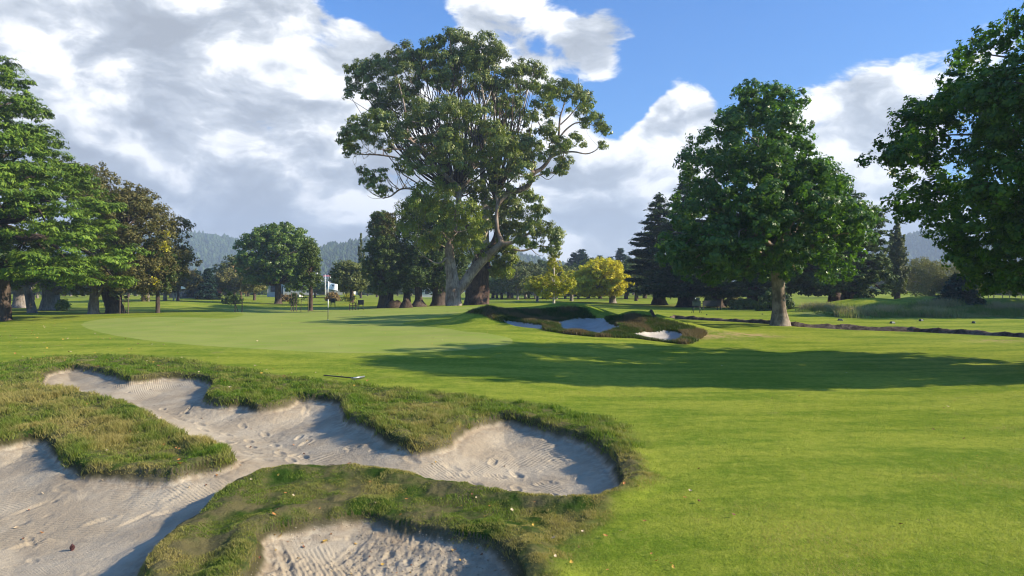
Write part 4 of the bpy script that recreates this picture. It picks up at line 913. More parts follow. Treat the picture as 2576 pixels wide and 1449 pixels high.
# ------------------------------------------------------------------ trees between the flag and the gums
shade('elm_tree', 'rounded green elm with pale top just right of the flag', 885, 100, .8, 1, 73, B_DRK, L_OLV, hw=48, top=650, bot=745, nl=30000, r=1.0, group=None, ls=.24, nc=120, depth=3.5)
OUT = [(930,560),(945,532),(968,530),(985,540),(1002,560),(1010,610),(1020,650),(1015,700),(1000,735),(960,742),(925,735),(918,690),(922,640),(918,600)]
broadleaf('dawn_redwood', 'tall dark tree with rusty autumn top between the elm and the gum', 966, 84, OUT, .85, 190, 3.0, 52000, .20, L_DRK, B_DRK, 1.3, seed=74, nb=60, flat=.6, top=.95)
rng = np.random.default_rng(6); x, y, z = at(968, 560, 82.5); b = place(966, 84)
C = np.array([x, y, z-.3])+np.clip(rng.normal(0, 1, (5200, 3)), -1.5, 1.5)*np.array([.85, .9, .9]); kk = np.sin(C[:, 0]*5)*np.cos(C[:, 2]*4+C[:, 1]*3) > -.3; C = C[kk]
o = obj('autumn_top', leafmesh('autumn_top', C-np.array(b), rng.normal(0, 1, (len(C), 3))+[0, -.3, .5], .20, L_BRN, rng, rng.uniform(0, 1, len(C))), bpy.data.objects['dawn_redwood']); o['label'] = 'rusty gold autumn top'
OUT = [(1005,520),(1030,490),(1060,480),(1100,490),(1150,520),(1180,580),(1185,650),(1170,720),(1120,745),(1060,742),(1010,738),(990,690),(1000,600)]
broadleaf('yew_tree', 'very dark dense evergreen behind the left side of the gum', 1104, 86, OUT, 1.15, 230, 4.5, 52000, .24, L_CYP, B_DRK, 1.7, seed=75, nb=40, flat=.6)
GK = 'dark trunks on the soil mounds left of the gum'
shade('cypress_tree', 'dark trunk at the left end of the soil mounds', 983, 88, .95, 1, 76, B_DRK, L_DRK, hw=48, top=640, bot=742, nl=14000, r=.9, group=GK)
shade('cypress_tree', 'thick dark trunk at the right end of the soil mounds', 1024, 86, 1.25, 1, 77, B_DRK, L_CYP, hw=52, top=620, bot=742, nl=14000, r=.9, group=GK)
shade('cypress_tree', 'flared dark trunk standing just right of the soil mounds', 1053, 84, 1.3, 1, 78, B_DRK, L_CYP, hw=48, top=620, bot=740, nl=14000, r=.9, group=GK, flare=2.2)
b = place(961, 92); root = empty('dead_tree', b, 'bare whitish forked snag trunk at the left end of the soil mounds', 'tree'); mb = MB()
for P in ([(0,0,-.1,.30),(-.1,0,1.6,.24),(-.35,0,3.4,.20),(-.6,0,4.6,.13),(-.5,.1,6,.05)],[(-.35,0,3.3,.14),(-1.0,0,4.2,.09),(-1.7,0,4.9,.03)],[(-.5,0,4.2,.1),(0,0,5.2,.07),(.2,0,6.3,.03)]):
    s = smoothpath(P, 4); mb.tube(s[:, :3], s[:, 3], 8)
mb.build('trunk', B_WHT, root, True)
# poplars
def poplar(name, label, xd, Y, top, hw, lm, seed, nl, spires=5):
    rng = np.random.default_rng(seed); b = place(xd, Y); root = empty(name, b, label, 'tree'); H = ZC-(top-HY)/FD*Y-b[2]; Wd = hw/FD*Y
    cl = []; mb = MB()
    for s in range(spires):
        ox = rng.uniform(-.75, .75)*Wd; hh = H*(1-.28*abs(ox)/Wd-.12*rng.uniform()*(s > 0)); 
        if s == 0: ox = 0; hh = H
        z = H*.14
        pts = smoothpath([(0, 0, H*.05, .1), (ox*.6, rng.uniform(-.4, .4), H*.25, .09), (ox, 0, hh*.6, .05), (ox*1.02, 0, hh, .015)], 4); mb.tube(pts[:, :3], pts[:, 3], 5, cap=False)
        while z < hh:
            f = z/hh; w = Wd*.42*min(1, (1-f)*2.2+.12); cl.append((ox*min(1, .25+f*1.3)+rng.normal(0, w*.4), rng.normal(0, w*.7), z, max(.22, w*rng.uniform(.6, 1.05)))); z += max(.3, w*.55)
    trunkmesh('trunk', [(0,0,-.2,Wd*.34),(0,0,.6,Wd*.26),(0,0,H*.2,Wd*.2),(0,0,H*.6,.08),(0,0,H*.9,.03)], B_DRK, root, 10, .1, seed, mb)
    C, N, tl, D = crown_points(cl, nl, rng, 10, .42, 1.7, .6, .3, .7, 1.3)
    obj('crown', leafmesh('crown', C, N, .19 if Y < 100 else .26, lm, rng, tl, .7, 'rhomb'), root); return root
poplar('poplar_tree', 'tall narrow poplar with several upright spires right of the maple', 2257, 78, 545, 28, L_OLV, 81, 34000, 7)
poplar('poplar_tree', 'distant grey-green poplar spire behind the rusty-topped tree', 908, 150, 590, 11, L_OLV, 82, 12000, 3)
# ------------------------------------------------------------------ middle distance right of the gums
OUT = [(1372,700),(1378,650),(1388,622),(1396,622),(1406,650),(1425,690),(1447,712),(1440,735),(1410,748),(1380,752),(1350,745),(1340,715)]
b_ = place(1393, 66)
broadleaf('young_maple', 'slender young yellow-green tree with thin white stem behind the far bunkers', 1393, 66, OUT, .42, 85, 1.5, 11000, .15, L_YGR, B_WHT, .26, seed=83, nb=60, top=.98, flare=1.1, sub=8, subr=.4)
OUT = [(1432,715),(1440,690),(1455,672),(1470,660),(1495,650),(1525,650),(1555,660),(1572,678),(1587,700),(1584,725),(1570,742),(1535,746),(1500,748),(1465,745),(1440,738)]
broadleaf('golden_tree', 'round golden yellow autumn tree with low forking limbs', 1541, 96, OUT, .75, 240, 3.6, 60000, .20, L_YEL, B_GRY, .85, seed=84, forks=1, nb=70, outer=.8, lean=-.2)
shade('lime_tree', 'yellow-green tree with spreading low limbs left of the golden tree', 1438, 104, .65, 1, 85, B_GRY, L_YGR, hw=36, top=678, bot=748, nl=18000, r=.7, group=None, ls=.2, forks=1)
shade('lime_tree', 'small gold and green tree behind the slender young tree', 1352, 100, .5, 1, 86, B_GRY, L_YGR, hw=30, top=690, bot=748, nl=14000, r=.7, group=None, ls=.2, forks=1)
# conifers right
conifer('redwood_tree', 'tall pointed conifer with flared trunk, leftmost of the big conifers behind the maple', 1658, 88, 486, 735, 95, L_FIR, B_RED, 1.5, seed=91, nl=52000, ls=.46, gap=.95, dens=9, droop=.12, power=.72, rise=.22, ragged=.45, group='big conifers behind the maple')
conifer('redwood_tree', 'conifer with very wide flared dark trunk, second from the left behind the maple', 1728, 78, 432, 735, 105, L_FIR, B_DRK, 1.9, seed=92, nl=58000, ls=.44, gap=.95, dens=9, droop=.18, power=.8, ragged=.35, group='big conifers behind the maple')
conifer('redwood_tree', 'conifer with straight black trunk just behind the garden bench', 1805, 76, 470, 735, 85, L_FIR, B_DRK, 1.2, seed=93, nl=40000, ls=.40, gap=.8, dens=8, droop=.2, power=.8, group='big conifers behind the maple')
conifer('redwood_tree', 'conifer with reddish split trunk left of the maple trunk', 1893, 70, 480, 735, 80, L_FIR, B_RED, 1.05, seed=94, nl=36000, ls=.38, gap=.8, dens=8, droop=.2, power=.8, group='big conifers behind the maple')
OUT = [(2075,470),(2110,440),(2120,480),(2150,478),(2160,500),(2192,512),(2190,540),(2215,560),(2212,600),(2228,640),(2222,680),(2238,720),(2225,745),(2180,750),(2140,742),(2090,748),(2040,742),(2000,735),(1990,650),(2030,560)]
broadleaf('cypress_tree', 'large ragged dark cypress right behind the maple with gnarled double trunk', 2137, 66, OUT, .9, 240, 4.0, 66000, .30, L_CYP, B_RED, 1.5, seed=95, sub=13, subr=.34, flat=.38, leafflat=.36, asp=.4, shape='spray', nb=60, outer=.35, up=.35, forks=1)
OUT = [(1900,640),(1960,600),(2040,610),(2090,660),(2110,710),(2100,745),(2040,748),(1980,745),(1920,742),(1890,700)]
broadleaf('cypress_tree', 'dark low cypress with leaning trunk hidden behind the maple trunk', 2100, 70, OUT, .8, 130, 4, 40000, .30, L_CYP, B_RED, 1.2, seed=96, sub=12, subr=.34, flat=.4, leafflat=.4, asp=.4, shape='spray', nb=30, outer=.35)
OUT = [(1905,775),(1900,745),(1918,728),(1950,722),(1985,728),(2000,750),(1995,778),(1950,783)]
def bush(name, label, xd, Y, hw, top, lm, seed, nl=9000, ls=.12, r=.4, group=None, cat='bush'):
    rng = np.random.default_rng(seed); b = place(xd, Y); root = empty(name, b, label, cat, group)
    Wd = hw/FD*Y; H = ZC-(top-HY)/FD*Y-b[2]; cl = []
    for i in range(34):
        a = rng.uniform(0, 6.28); q = rng.uniform(0, 1)**.5; cl.append((math.cos(a)*q*Wd*.85, math.sin(a)*q*Wd*.6, H*rng.uniform(.15, .85)*(1-q*q*.45), r*rng.uniform(.7, 1.3)))
    mb = MB()
    for c in cl[:14]: mb.tube([(c[0]*.1, c[1]*.1, -.05), (c[0]*.5, c[1]*.5, c[2]*.5), c[:3]], [.03, .02, .008], 4, cap=False)
    mb.build('stem', B_DRK, root)
    C, N, tl, D = crown_points(cl, nl, rng, 9, .36, .9, .2, .4, .6, .9); C[:, 2] = np.maximum(C[:, 2], .02)
    obj('foliage', leafmesh('foliage', C, N, ls, lm, rng, tl, .6), root); return root
bush('clipped_bush', 'dense dark rounded bush touching the maple trunk on its left', 1945, 60, 44, 727, L_CYP, 101, 30000, .15, .55)
bush('flowering_bush', 'sprawling pale green bush right of the garden bench', 1868, 66, 34, 748, L_OLV, 102, 11000, .15)
bush('flowering_bush', 'upright yellow-brown bush behind the sprawling pale bush', 1842, 76, 22, 722, L_WIL, 103, 9000, .16)
bush('flowering_bush', 'small airy bush directly left of the garden bench', 1786, 74, 12, 738, L_OLV, 104, 4000, .13)
bush('shrub', 'bushy shrub at the foot of the ragged cypress, left of the poplar', 2175, 64, 28, 735, L_CYP, 105, 9000, .16)
bush('shrub', 'suckering shrub at the foot of the widest grey trunk', 158, 70, 16, 750, L_OAK, 106, 2500, .13)
bush('shrub', 'low rounded yellow-green shrub beyond the flag', 880, 118, 14, 738, L_YGR, 107, 4000, .2, .6)
bush('shrub', 'greyish bare-looking shrub left of the flag', 838, 122, 16, 734, L_TAN, 108, 4500, .2, .6)
bush('shrub', 'small brown shrub right of the round tree trunk', 722, 120, 14, 742, L_TAN, 109, 3000, .2, .6)
# willow and blue spruce under the plane
OUT = [(2285,660),(2300,650),(2340,655),(2380,660),(2420,672),(2450,690),(2470,720),(2440,738),(2400,742),(2360,740),(2330,748),(2290,745),(2280,700)]
broadleaf('willow_tree', 'soft feathery willow behind the dark blue spruce at the right', 2345, 96, OUT, .85, 130, 3.5, 42000, .22, L_WIL, B_GRY, .8, seed=97, nb=30, leafflat=1.6, flat=1.1, asp=.3, outer=.4)
conifer('spruce_tree', 'very dark broad blue spruce under the hanging branches of the plane tree', 2412, 56, 688, 778, 62, L_SPR, B_DRK, .4, seed=98, nl=34000, ls=.24, gap=.22, dens=12, power=.75)

# ------------------------------------------------------------------ far rows of trees
P_A = shade('distant_tree', 'distant green park tree', 1288, 150, .8, 1, 201, B_DRK, L_DRK, hw=38, top=672, bot=744, nl=16000, r=.95, ls=.28, depth=3.2, group='far row of park trees')
P_B = shade('distant_tree', 'distant olive birch-like tree', 1330, 140, .55, 1, 202, B_GRY, L_OLV, hw=30, top=672, bot=746, nl=16000, r=.8, ls=.25, depth=2.6, group='far row of park trees')
P_C = shade('distant_tree', 'distant mid-green tree', 1250, 135, .6, 1, 203, B_DRK, L_OAK, hw=33, top=682, bot=745, nl=14000, r=.85, ls=.25, depth=2.8, group='far row of park trees')
P_D = conifer('distant_conifer', 'distant dark conifer', 1470, 175, 640, 735, 34, L_SPR, B_DRK, .8, seed=204, nl=15000, ls=.55, gap=.8, dens=7, droop=.1, power=.7, rise=.3, ragged=.5, group='far dark conifers')
near_mid = [(1262,128,.9,P_C),(1302,122,1.0,P_B),(1322,132,1.15,P_B),(1347,126,.95,P_B),(1368,136,1.0,P_A),(1240,140,1.1,P_A),(1280,145,1.05,P_A),(1400,128,1.0,P_B),(1422,138,1.1,P_B),(1385,150,1.2,P_A),(1455,130,.85,P_C),(1480,142,1.2,P_A),(1510,135,1.1,P_A),(1545,140,1.15,P_C),(1575,130,1.1,P_A),(1602,128,1.2,P_C),(1622,140,1.4,P_A),(1600,112,.9,P_A)]
lab1 = ['between the thick gum trunk and the slender young tree', 'behind the golden tree', 'between the golden tree and the tall conifers']
def where(xd):
    return ('far left behind the cypress trunks' if xd < 330 else 'behind the spruces and shrubs at left' if xd < 660 else 'far behind the flag' if xd < 960 else 'seen between the trunks left of the gum' if xd < 1180 else
            'right of the thick gum trunk' if xd < 1380 else 'behind the golden tree' if xd < 1600 else 'seen beneath the big conifers' if xd < 2000 else 'beyond the tall rough at the right')
KL = {P_A: 'distant dark green park tree', P_B: 'distant olive birch-like tree', P_C: 'distant mid-green round tree', P_D: 'distant dark conifer'}
rr_ = random.Random(3); spots = [(x, Y, s, p) for x, Y, s, p in near_mid]
for i in range(26): spots.append((rr_.uniform(-40, 420), rr_.uniform(100, 230), rr_.uniform(.8, 1.3), rr_.choice([P_A, P_B, P_C])))
for i in range(14): spots.append((rr_.uniform(430, 740), rr_.uniform(160, 220), rr_.uniform(.6, 1.0), rr_.choice([P_A, P_B, P_C])))
for x in (760, 792, 850, 872, 905, 925, 948, 1000, 1035, 1075, 1095): spots.append((x, rr_.uniform(150, 210), rr_.uniform(.6, .95), rr_.choice([P_A, P_C])))
for i in range(12): spots.append((rr_.uniform(1190, 1640), rr_.uniform(190, 240), rr_.uniform(1.1, 1.5), rr_.choice([P_A, P_B])))
for i in range(22): spots.append((rr_.uniform(1640, 2280), rr_.uniform(125, 230), rr_.uniform(.8, 1.3), rr_.choice([P_A, P_C, P_B])))
for i in range(16): spots.append((rr_.uniform(2270, 2700), rr_.uniform(150, 210), rr_.uniform(.7, 1.0), rr_.choice([P_B, P_C])))
for x, Y, s, p in spots:
    w = where(x); L = KL[p]+', '+w; dup(p, x, Y, s*rr_.uniform(.92, 1.08), rr_.uniform(0, 6.28), L, L.replace('distant', 'far')+' group', rr_.uniform(.9, 1.15))
for x, Y, s in ((1428,190,.85),(1446,180,1.05),(1490,185,.95),(1508,195,1.05),(1560,180,1.15),(1578,188,1.0),(1535,192,1.0),(1610,185,1.05),(1462,178,1.12),(1330,220,.75),(1350,225,.8)):
    L = KL[P_D]+', '+('right of the thick gum trunk' if x < 1380 else 'rising behind the golden tree'); dup(P_D, x, Y, s, rr_.uniform(0, 6), L, L+' group', rr_.uniform(.9, 1.2))
for r_, L in ((P_A, 0), (P_B, 0), (P_C, 0), (P_D, 0)):
    s = KL[r_]+', first built row '; x = r_.location.x/r_.location.y*FD+CX; r_['label'] = KL[r_]+', '+(where(x) if r_ != P_D else 'rising behind the golden tree'); r_['group'] = r_['label'].replace('distant', 'far')+' group' if r_ != P_D else r_['label']+' group'
P_H = bush('distant_shrub', 'distant dark hedge shrub closing the view', 330, 235, 30, 716, L_DRK, 210, 7000, .34, 1.0, 'distant shrubs')
P_H['label'] = 'distant dark shrub closing the view, '+where(330); P_H['group'] = P_H['label']+' group'
for i in range(74):
    x = -60+i*37+rr_.uniform(-14, 14)
    if 1125 < x < 1235: continue
    L = 'distant dark shrub closing the view, '+where(x); dup(P_H, x, rr_.uniform(205, 262), rr_.uniform(.8, 1.5), rr_.uniform(0, 6), L, L+' group', rr_.uniform(.9, 1.3))
# young pale-stemmed orchard beyond the plane
b = place(2440, 96); P_E = shade('sapling', 'young pale-stemmed tree in the row beyond the blue spruce', 2445, 100, .16, 1, 205, B_WHT, L_OLV, hw=18, top=708, bot=742, nl=3500, r=.45, ls=.18, depth=1, group='row of young pale-stemmed trees', flare=1.0, nc=30)
for i, x in enumerate((2466, 2486, 2500, 2522, 2540, 2556, 2570, 2592)): dup(P_E, x, 98+3*math.sin(i*2.1), rr_.uniform(.85, 1.15), i, P_E['label'], P_E['group'])
# off the right side: trees whose long shadows cross the lawn
for i, (X, Y, s, p) in enumerate(((43, 47.5, 1.7, P_A), (49, 54, 1.8, P_B), (56, 62, 1.9, P_A), (64, 71, 1.9, P_C), (76, 84, 2.0, P_A), (52, 50, 1.7, P_C))):
    dup(p, 0, 1, s, i, KL[p]+', standing beyond the right edge', KL[p]+' beyond the right edge group', base=(X, Y, float(gz(X, Y))))

# ------------------------------------------------------------------ hills
def hillmat():
    m, t = newmat('wooded_hill'); tc = t.n('ShaderNodeTexCoord'); P = tc.outputs['Object']
    n = t.noise(P, .012, 5, .6); f = t.noise(P, .12, 4, .7)
    c = t.mix(t.mr(n, .4, .6), (0.020, 0.042, 0.018), (0.050, 0.085, 0.028)); c = t.mix(t.mr(f, .4, .65), c, (0.030, 0.055, 0.020))
    b = t.n('ShaderNodeBsdfPrincipled'); t.put(b.inputs['Base Color'], c); b.inputs['Roughness'].default_value = .9; b.inputs['Specular IOR Level'].default_value = .1
    o = t.n('ShaderNodeOutputMaterial'); t.put(o.inputs[0], b.outputs[0]); return m
M_HILL = hillmat(); L_FAR = leafmat('hill_trees', (0.022, 0.046, 0.016), (0.060, 0.095, 0.030), .1, .1, .7)
def hill(name, prof, Y, depth, seed, treelab, nt, tsz):
    """prof: crest line in plan units at distance Y"""
    P = np.array([((x-CX)/FD*Y, ZC-(y-HY)/FD*Y) for x, y in prof]); xs = np.linspace(P[0, 0], P[-1, 0], 220); v = np.linspace(-1, 1, 60)
    Xg, V = np.meshgrid(xs, v); crest = np.interp(Xg, P[:, 0], P[:, 1])
    rn = fbm(Xg*.006+seed, V*1.6, 4, seed)-.5
    Zg = crest*(1-np.abs(V)**1.5)*(1+.45*rn*(np.abs(V)**.5)) - 3*np.abs(V); Yg = Y+V*depth+depth*.3*(fbm(Xg*.004, Xg*0+3, 3, seed+5)-.5)
    W_ = np.stack([Xg, Yg, Zg], -1).reshape(-1, 3); n = len(xs); i = np.arange(59)[:, None]*n; j = np.arange(n-1)[None]
    F = np.stack([i+j, i+j+1, i+n+j+1, i+n+j], -1).reshape(-1, 4); o = obj(name, quads(name, W_, F, M_HILL, True)); tag(o, kind='structure')
    g = np.random.default_rng(seed); tx = g.integers(0, n, nt); tv = (g.uniform(0, 1, nt)*.62); ii = ((tv)*59).astype(int)
    q = W_.reshape(60, n, 3)[ii, tx]; q = q+np.stack([g.normal(0, 1.5, nt), g.normal(0, 6, nt), np.zeros(nt)], 1)
    a = np.linspace(0, 2*np.pi, 6, endpoint=False); h = tsz*g.uniform(.6, 1.5, nt)*np.where(g.uniform(0, 1, nt) > .93, 1.7, 1); w = h*g.uniform(.28, .55, nt)
    rings = []
    for fz, fr in ((-.1, .5), (.3, 1.0), (.62, .75), (.86, .38)):
        rings.append(np.stack([q[:, 0:1]+np.cos(a)*w[:, None]*fr*g.uniform(.65, 1.25, (nt, 6)), q[:, 1:2]+np.sin(a)*w[:, None]*fr*g.uniform(.65, 1.25, (nt, 6)), np.broadcast_to((q[:, 2]+h*fz)[:, None], (nt, 6))+g.normal(0, .07, (nt, 6))*h[:, None]], -1))
    Vt = np.concatenate([np.stack(rings, 1).reshape(nt, 24, 3), (q+np.stack([h*0, h*0, h*1.12], 1))[:, None]], 1).reshape(-1, 3)
    base = np.arange(nt)[:, None]*25; Fq = []
    for r in range(3):
        for k in range(6): Fq.append([r*6+k, r*6+(k+1) % 6, r*6+6+(k+1) % 6, r*6+6+k])
    Fq = np.array(Fq); Q = (base[:, :, None]+Fq[None]).reshape(-1, 4); T3 = np.array([[18+k, 18+(k+1) % 6, 24] for k in range(6)]); T = (base[:, :, None]+T3[None]).reshape(-1, 3)
    loops = np.concatenate([Q.ravel(), T.ravel()]); st = np.concatenate([np.arange(len(Q))*4, len(Q)*4+np.arange(len(T))*3])
    me = rawmesh('forest', Vt, loops, st, L_FAR, False, {'v': np.repeat(g.uniform(0, 1, nt), 25), 'c': np.repeat(g.uniform(0, 1, nt), 25)})
    tag(obj('forest', me), treelab, 'forest', kind='stuff')
hill('hill', [(-700,640),(-200,610),(200,598),(380,600),(455,592),(520,594),(570,600),(610,608),(660,625),(720,640),(780,655),(850,668),(950,690),(1100,715)], 1250, 330, 301, 'hazy blue wooded hillside beyond the lawn left of the round tree', 52000, 4.2)
hill('hill', [(600,712),(690,690),(760,660),(800,640),(830,634),(860,622),(885,628),(905,615),(960,612),(1050,615),(1150,625),(1290,648),(1330,656),(1380,668),(1440,680),(1520,690),(1700,712)], 900, 220, 302, 'dark green pine forest on the hillside behind the flag', 52000, 3.4)
hill('hill', [(1500,715),(1800,690),(2000,665),(2150,650),(2220,628),(2260,600),(2290,590),(2330,594),(2380,612),(2450,630),(2560,650),(2800,680),(3200,712)], 1050, 260, 303, 'pale hazy wooded hill at the right between poplar and plane tree', 36000, 3.8)
# ------------------------------------------------------------------ small things
M_WHITE = plain('white_paint', (.78, .78, .76), .45, var=.04); M_BLACK = plain('black_paint', (.018, .018, .02), .45, var=.3); M_DGREEN = plain('dark_green_paint', (.012, .030, .020), .5)
M_WOOD = plain('stake_wood', (.10, .07, .05), .85, var=.35, scale=20); M_ALU = plain('aluminium', (.50, .51, .52), .35, .8); M_FLAG = plain('flag_cloth', (.80, .80, .80), .8, var=.03)
M_REDP = plain('red_roof', (.42, .055, .045), .7); M_WALL = plain('pale_wall', (.62, .60, .56), .8, var=.06); M_GREYR = plain('grey_roof', (.30, .31, .32), .6); M_GLASS = plain('window_glass', (.04, .05, .06), .1, var=.1); M_DSHED = plain('dark_cladding', (.022, .028, .035), .7)
M_YROPE = plain('yellow_rope', (.55, .42, .04), .6)
# flag on this green
x, y = hit(825, 805); b = (x, y, float(gz(x, y))); root = empty('golf_flag', b, 'white flag with small dark emblem on a black and white banded pin', 'golf flag')
H = 2.25
for z0, z1, m, nm in ((0, .72, M_BLACK, 'pole_band'), (.72, 1.22, M_WHITE, 'pole_band'), (1.22, 1.62, M_BLACK, 'pole_band'), (1.62, H, M_WHITE, 'pole_band')):
    q = MB(); q.tube([(.012*z0, 0, z0), (.012*z1, 0, z1)], .021, 10); q.build(nm, m, root, True)
q = MB(); q.tube([(.02, 0, H), (.02, 0, H+.05)], .03, 8); q.build('ferrule', M_WHITE, root, True)
nu, nv = 16, 10; V = []; F = []
for i in range(nu+1):
    for j in range(nv+1):
        u = i/nu; v = j/nv; V.append((.045+u*.52, .055*math.sin(u*7+v*1.3)*u, H-.01-v*.40-u*.10-.05*u*math.sin(v*2.4+.4)))
for i in range(nu):
    for j in range(nv): a = i*(nv+1)+j; F.append((a, a+1, a+nv+2, a+nv+1))
q = MB(); q.add(V, F); cl_ = q.build('cloth', M_FLAG, root, True); sm = cl_.modifiers.new('thick', 'SOLIDIFY'); sm.thickness = .004
def fp(u, v, off=-.012): return (.045+u*.52, .055*math.sin(u*7+v*1.3)*u+off, H-.01-v*.40-u*.10-.05*u*math.sin(v*2.4+.4))
q = MB()
def patch(q, u0, v0, u1, v1): q.add([fp(u0, v0), fp(u1, v0), fp(u1, v1), fp(u0, v1)], [(0, 1, 2, 3)])
for (a, b2, c, d) in ((.44, .38, .50, .42), (.40, .28, .62, .33), (.36, .33, .48, .37), (.52, .33, .64, .36), (.49, .33, .53, .52), (.45, .50, .57, .54), (.44, .22, .58, .28)): patch(q, a, b2, c, d)
e_ = q.build('emblem', M_BLACK, root)
q = MB(); patch(q, .30, .64, .72, .675); patch(q, .36, .72, .66, .745); q.build('lettering', plain('grey_print', (.25, .26, .3), .8), root)
# cup
q = MB(); q.tube([(0, 0, .004), (0, 0, .012)], .054, 20); q.build('cup_rim', M_WHITE, root)
# flag on the next hole
b = place(723/1.0*0+ (450+1412/5.152)*.6289, 105); root = empty('golf_flag', b, 'small distant white flag on a banded pin beyond the young dark tree', 'golf flag')
for z0, z1, m in ((0, .7, M_BLACK), (.7, 1.3, M_WHITE), (1.3, 1.75, M_BLACK), (1.75, 2.4, M_WHITE)): q = MB(); q.tube([(0, 0, z0), (0, 0, z1)], .022, 8); q.build('pole_band', m, root, True)
q = MB(); q.add([(.02, 0, 2.4), (.35, .04, 2.36), (.72, -.03, 2.15), (.68, 0, 2.02), (.35, .04, 1.98), (.02, 0, 1.98)], [(0, 1, 4, 5), (1, 2, 3, 4)]); o = q.build('cloth', M_FLAG, root); o.modifiers.new('thick', 'SOLIDIFY').thickness = .006
# white flagpole beyond
b = place(818, 150); root = empty('flagpole', b, 'tall bare white flagpole behind the golf flag, by the distant shed', 'flagpole')
q = MB(); q.tube([(0, 0, 0), (0, 0, 5.2)], [.09, .06], 8); q.build('pole', M_WHITE, root, True); q = MB(); q.tube([(0, 0, 5.2), (0, 0, 5.35)], [.11, .05], 8); q.build('finial', M_ALU, root, True)
# white posts near the spruces
for k, (xd, h, w) in enumerate(((436.5, 1.9, 'leftmost, thickest of the three white posts by the bronze tree'), (444, 1.7, 'middle one of the three white posts by the bronze tree'), (448.5, 1.8, 'rightmost of the three white posts by the bronze tree'))):
    b = place(xd, 112); q = MB(); q.tube([(0, 0, -.1), (.02, 0, h*.5), (0, 0, h)], [.13-.02*k, .11, .07], 8); o = q.build('white_post', M_WHITE, None, True); o.location = b; tag(o, w, 'post', 'three white posts by the bronze tree')
# stands (ball washer, litter box)
def stand(name, label, xd, Y, h, w, boxh, extra=False, cat='stand', m=M_BLACK):
    b = place(xd, Y); root = empty(name, b, label, cat)
    q = MB(); q.box((0, 0, h-boxh/2), (w, w*.6, boxh)); q.build('box', m, root, bevel=.015)
    q = MB(); q.box((0, 0, h+.02), (w*1.08, w*.68, .035)); q.build('lid', m, root, bevel=.008)
    for sx in (-1, 1):
        for sy in (-1, 1):
            q = MB(); q.tube([(sx*w*.55, sy*w*.40, -.05), (sx*w*.36, sy*w*.22, h-boxh)], .022, 6); q.build('leg', m, root, True)
    q = MB(); q.tube([(-w*.5, -w*.35, h*.25), (w*.5, -w*.35, h*.25)], .014, 6); q.build('crossbar', m, root)
    if extra:
        q = MB(); q.tube([(-.12, 0, h+.02), (-.12, 0, h+.34)], .09, 12); q.build('ball_washer', M_DGREEN, root, True)
        q = MB(); q.box((.12, 0, h+.17), (.26, .2, .32)); q.build('seed_box', m, root, bevel=.02); q = MB(); q.tube([(-.12, -.1, h+.22), (-.12, -.17, h+.22)], .035, 8); q.build('handle', M_WHITE, root, True)
    return root
stand('bin_stand', 'dark box on splayed legs on the lawn right of the flag', 837.5, 92, 1.15, .62, .55)
stand('bin_stand', 'dark box on splayed legs beside two stakes left of the soil mounds', 908, 74, 1.15, .58, .48)
stand('ball_washer_stand', 'dark green ball washer stand with litter boxes left of the maple trunk', 1752, 56, .95, .62, .36, True, m=M_DGREEN)
# bench
b = place(1787, 64); root = empty('park_bench', b, 'dark slatted garden bench seen from behind in front of the black conifer trunk', 'bench', rz=.28)
for k in range(5): q = MB(); q.box((0, -.22-.03*k, .44+.10*k), (1.9, .03, .075)); o = q.build('backrest_slat', M_BLACK, root, bevel=.005)
for k in range(4): q = MB(); q.box((0, -.12+.12*k, .42), (1.9, .09, .03)); q.build('seat_slat', M_BLACK, root, bevel=.005)
for sx in (-.9, .9):
    for sy in (-.24, .28): q = MB(); q.box((sx, sy, .2 if sy > 0 else .42), (.07, .07, .46 if sy > 0 else .9)); q.build('leg', M_BLACK, root, bevel=.005)
    q = MB(); q.box((sx, .02, .64), (.07, .6, .05)); q.build('armrest', M_BLACK, root, bevel=.005)
# tee markers
for k, (xd, Y, yd, lab) in enumerate(((2114, 42, 0, 'dark green tee marker with scattered clods nearest the maple'), (2245, 39.5, 0, 'dark low tee marker, second from the maple, at the front'), (2317, 41.5, 0, 'small green tee marker in the middle of the tee'), (2449, 39.2, 0, 'green and white tee marker, farthest right on the tee'), (1778, 50, 0, 'small grey tee marker in front of the bench'), (1918, 50.5, 0, 'small pale tee marker just left of the maple trunk'))):
    b = place(xd, Y); root = empty('tee_marker', b, lab, 'tee marker', 'tee markers on the teeing ground', rz=.3*k)
    q = MB(); s = .16 if k < 4 else .09; q.add([(-s, -s*.6, 0), (s, -s*.6, 0), (s, s*.6, 0), (-s, s*.6, 0), (-s*.7, -s*.4, s*.75), (s*.45, -s*.4, s*.75), (s*.45, s*.4, s*.75), (-s*.7, s*.4, s*.75)], [(3, 2, 1, 0), (4, 5, 6, 7), (0, 1, 5, 4), (1, 2, 6, 5), (2, 3, 7, 6), (3, 0, 4, 7)])
    q.build('body', M_DGREEN, root, bevel=.02); q = MB(); q.box((s*.76, 0, s*.40), (s*.34, s*.7, s*.1), tilt=Vector((0, 0, 1)).rotation_difference(Vector((.85, 0, .5)))); q.build('plate', M_WHITE if k in (3, 2, 5) else M_DGREEN, root)
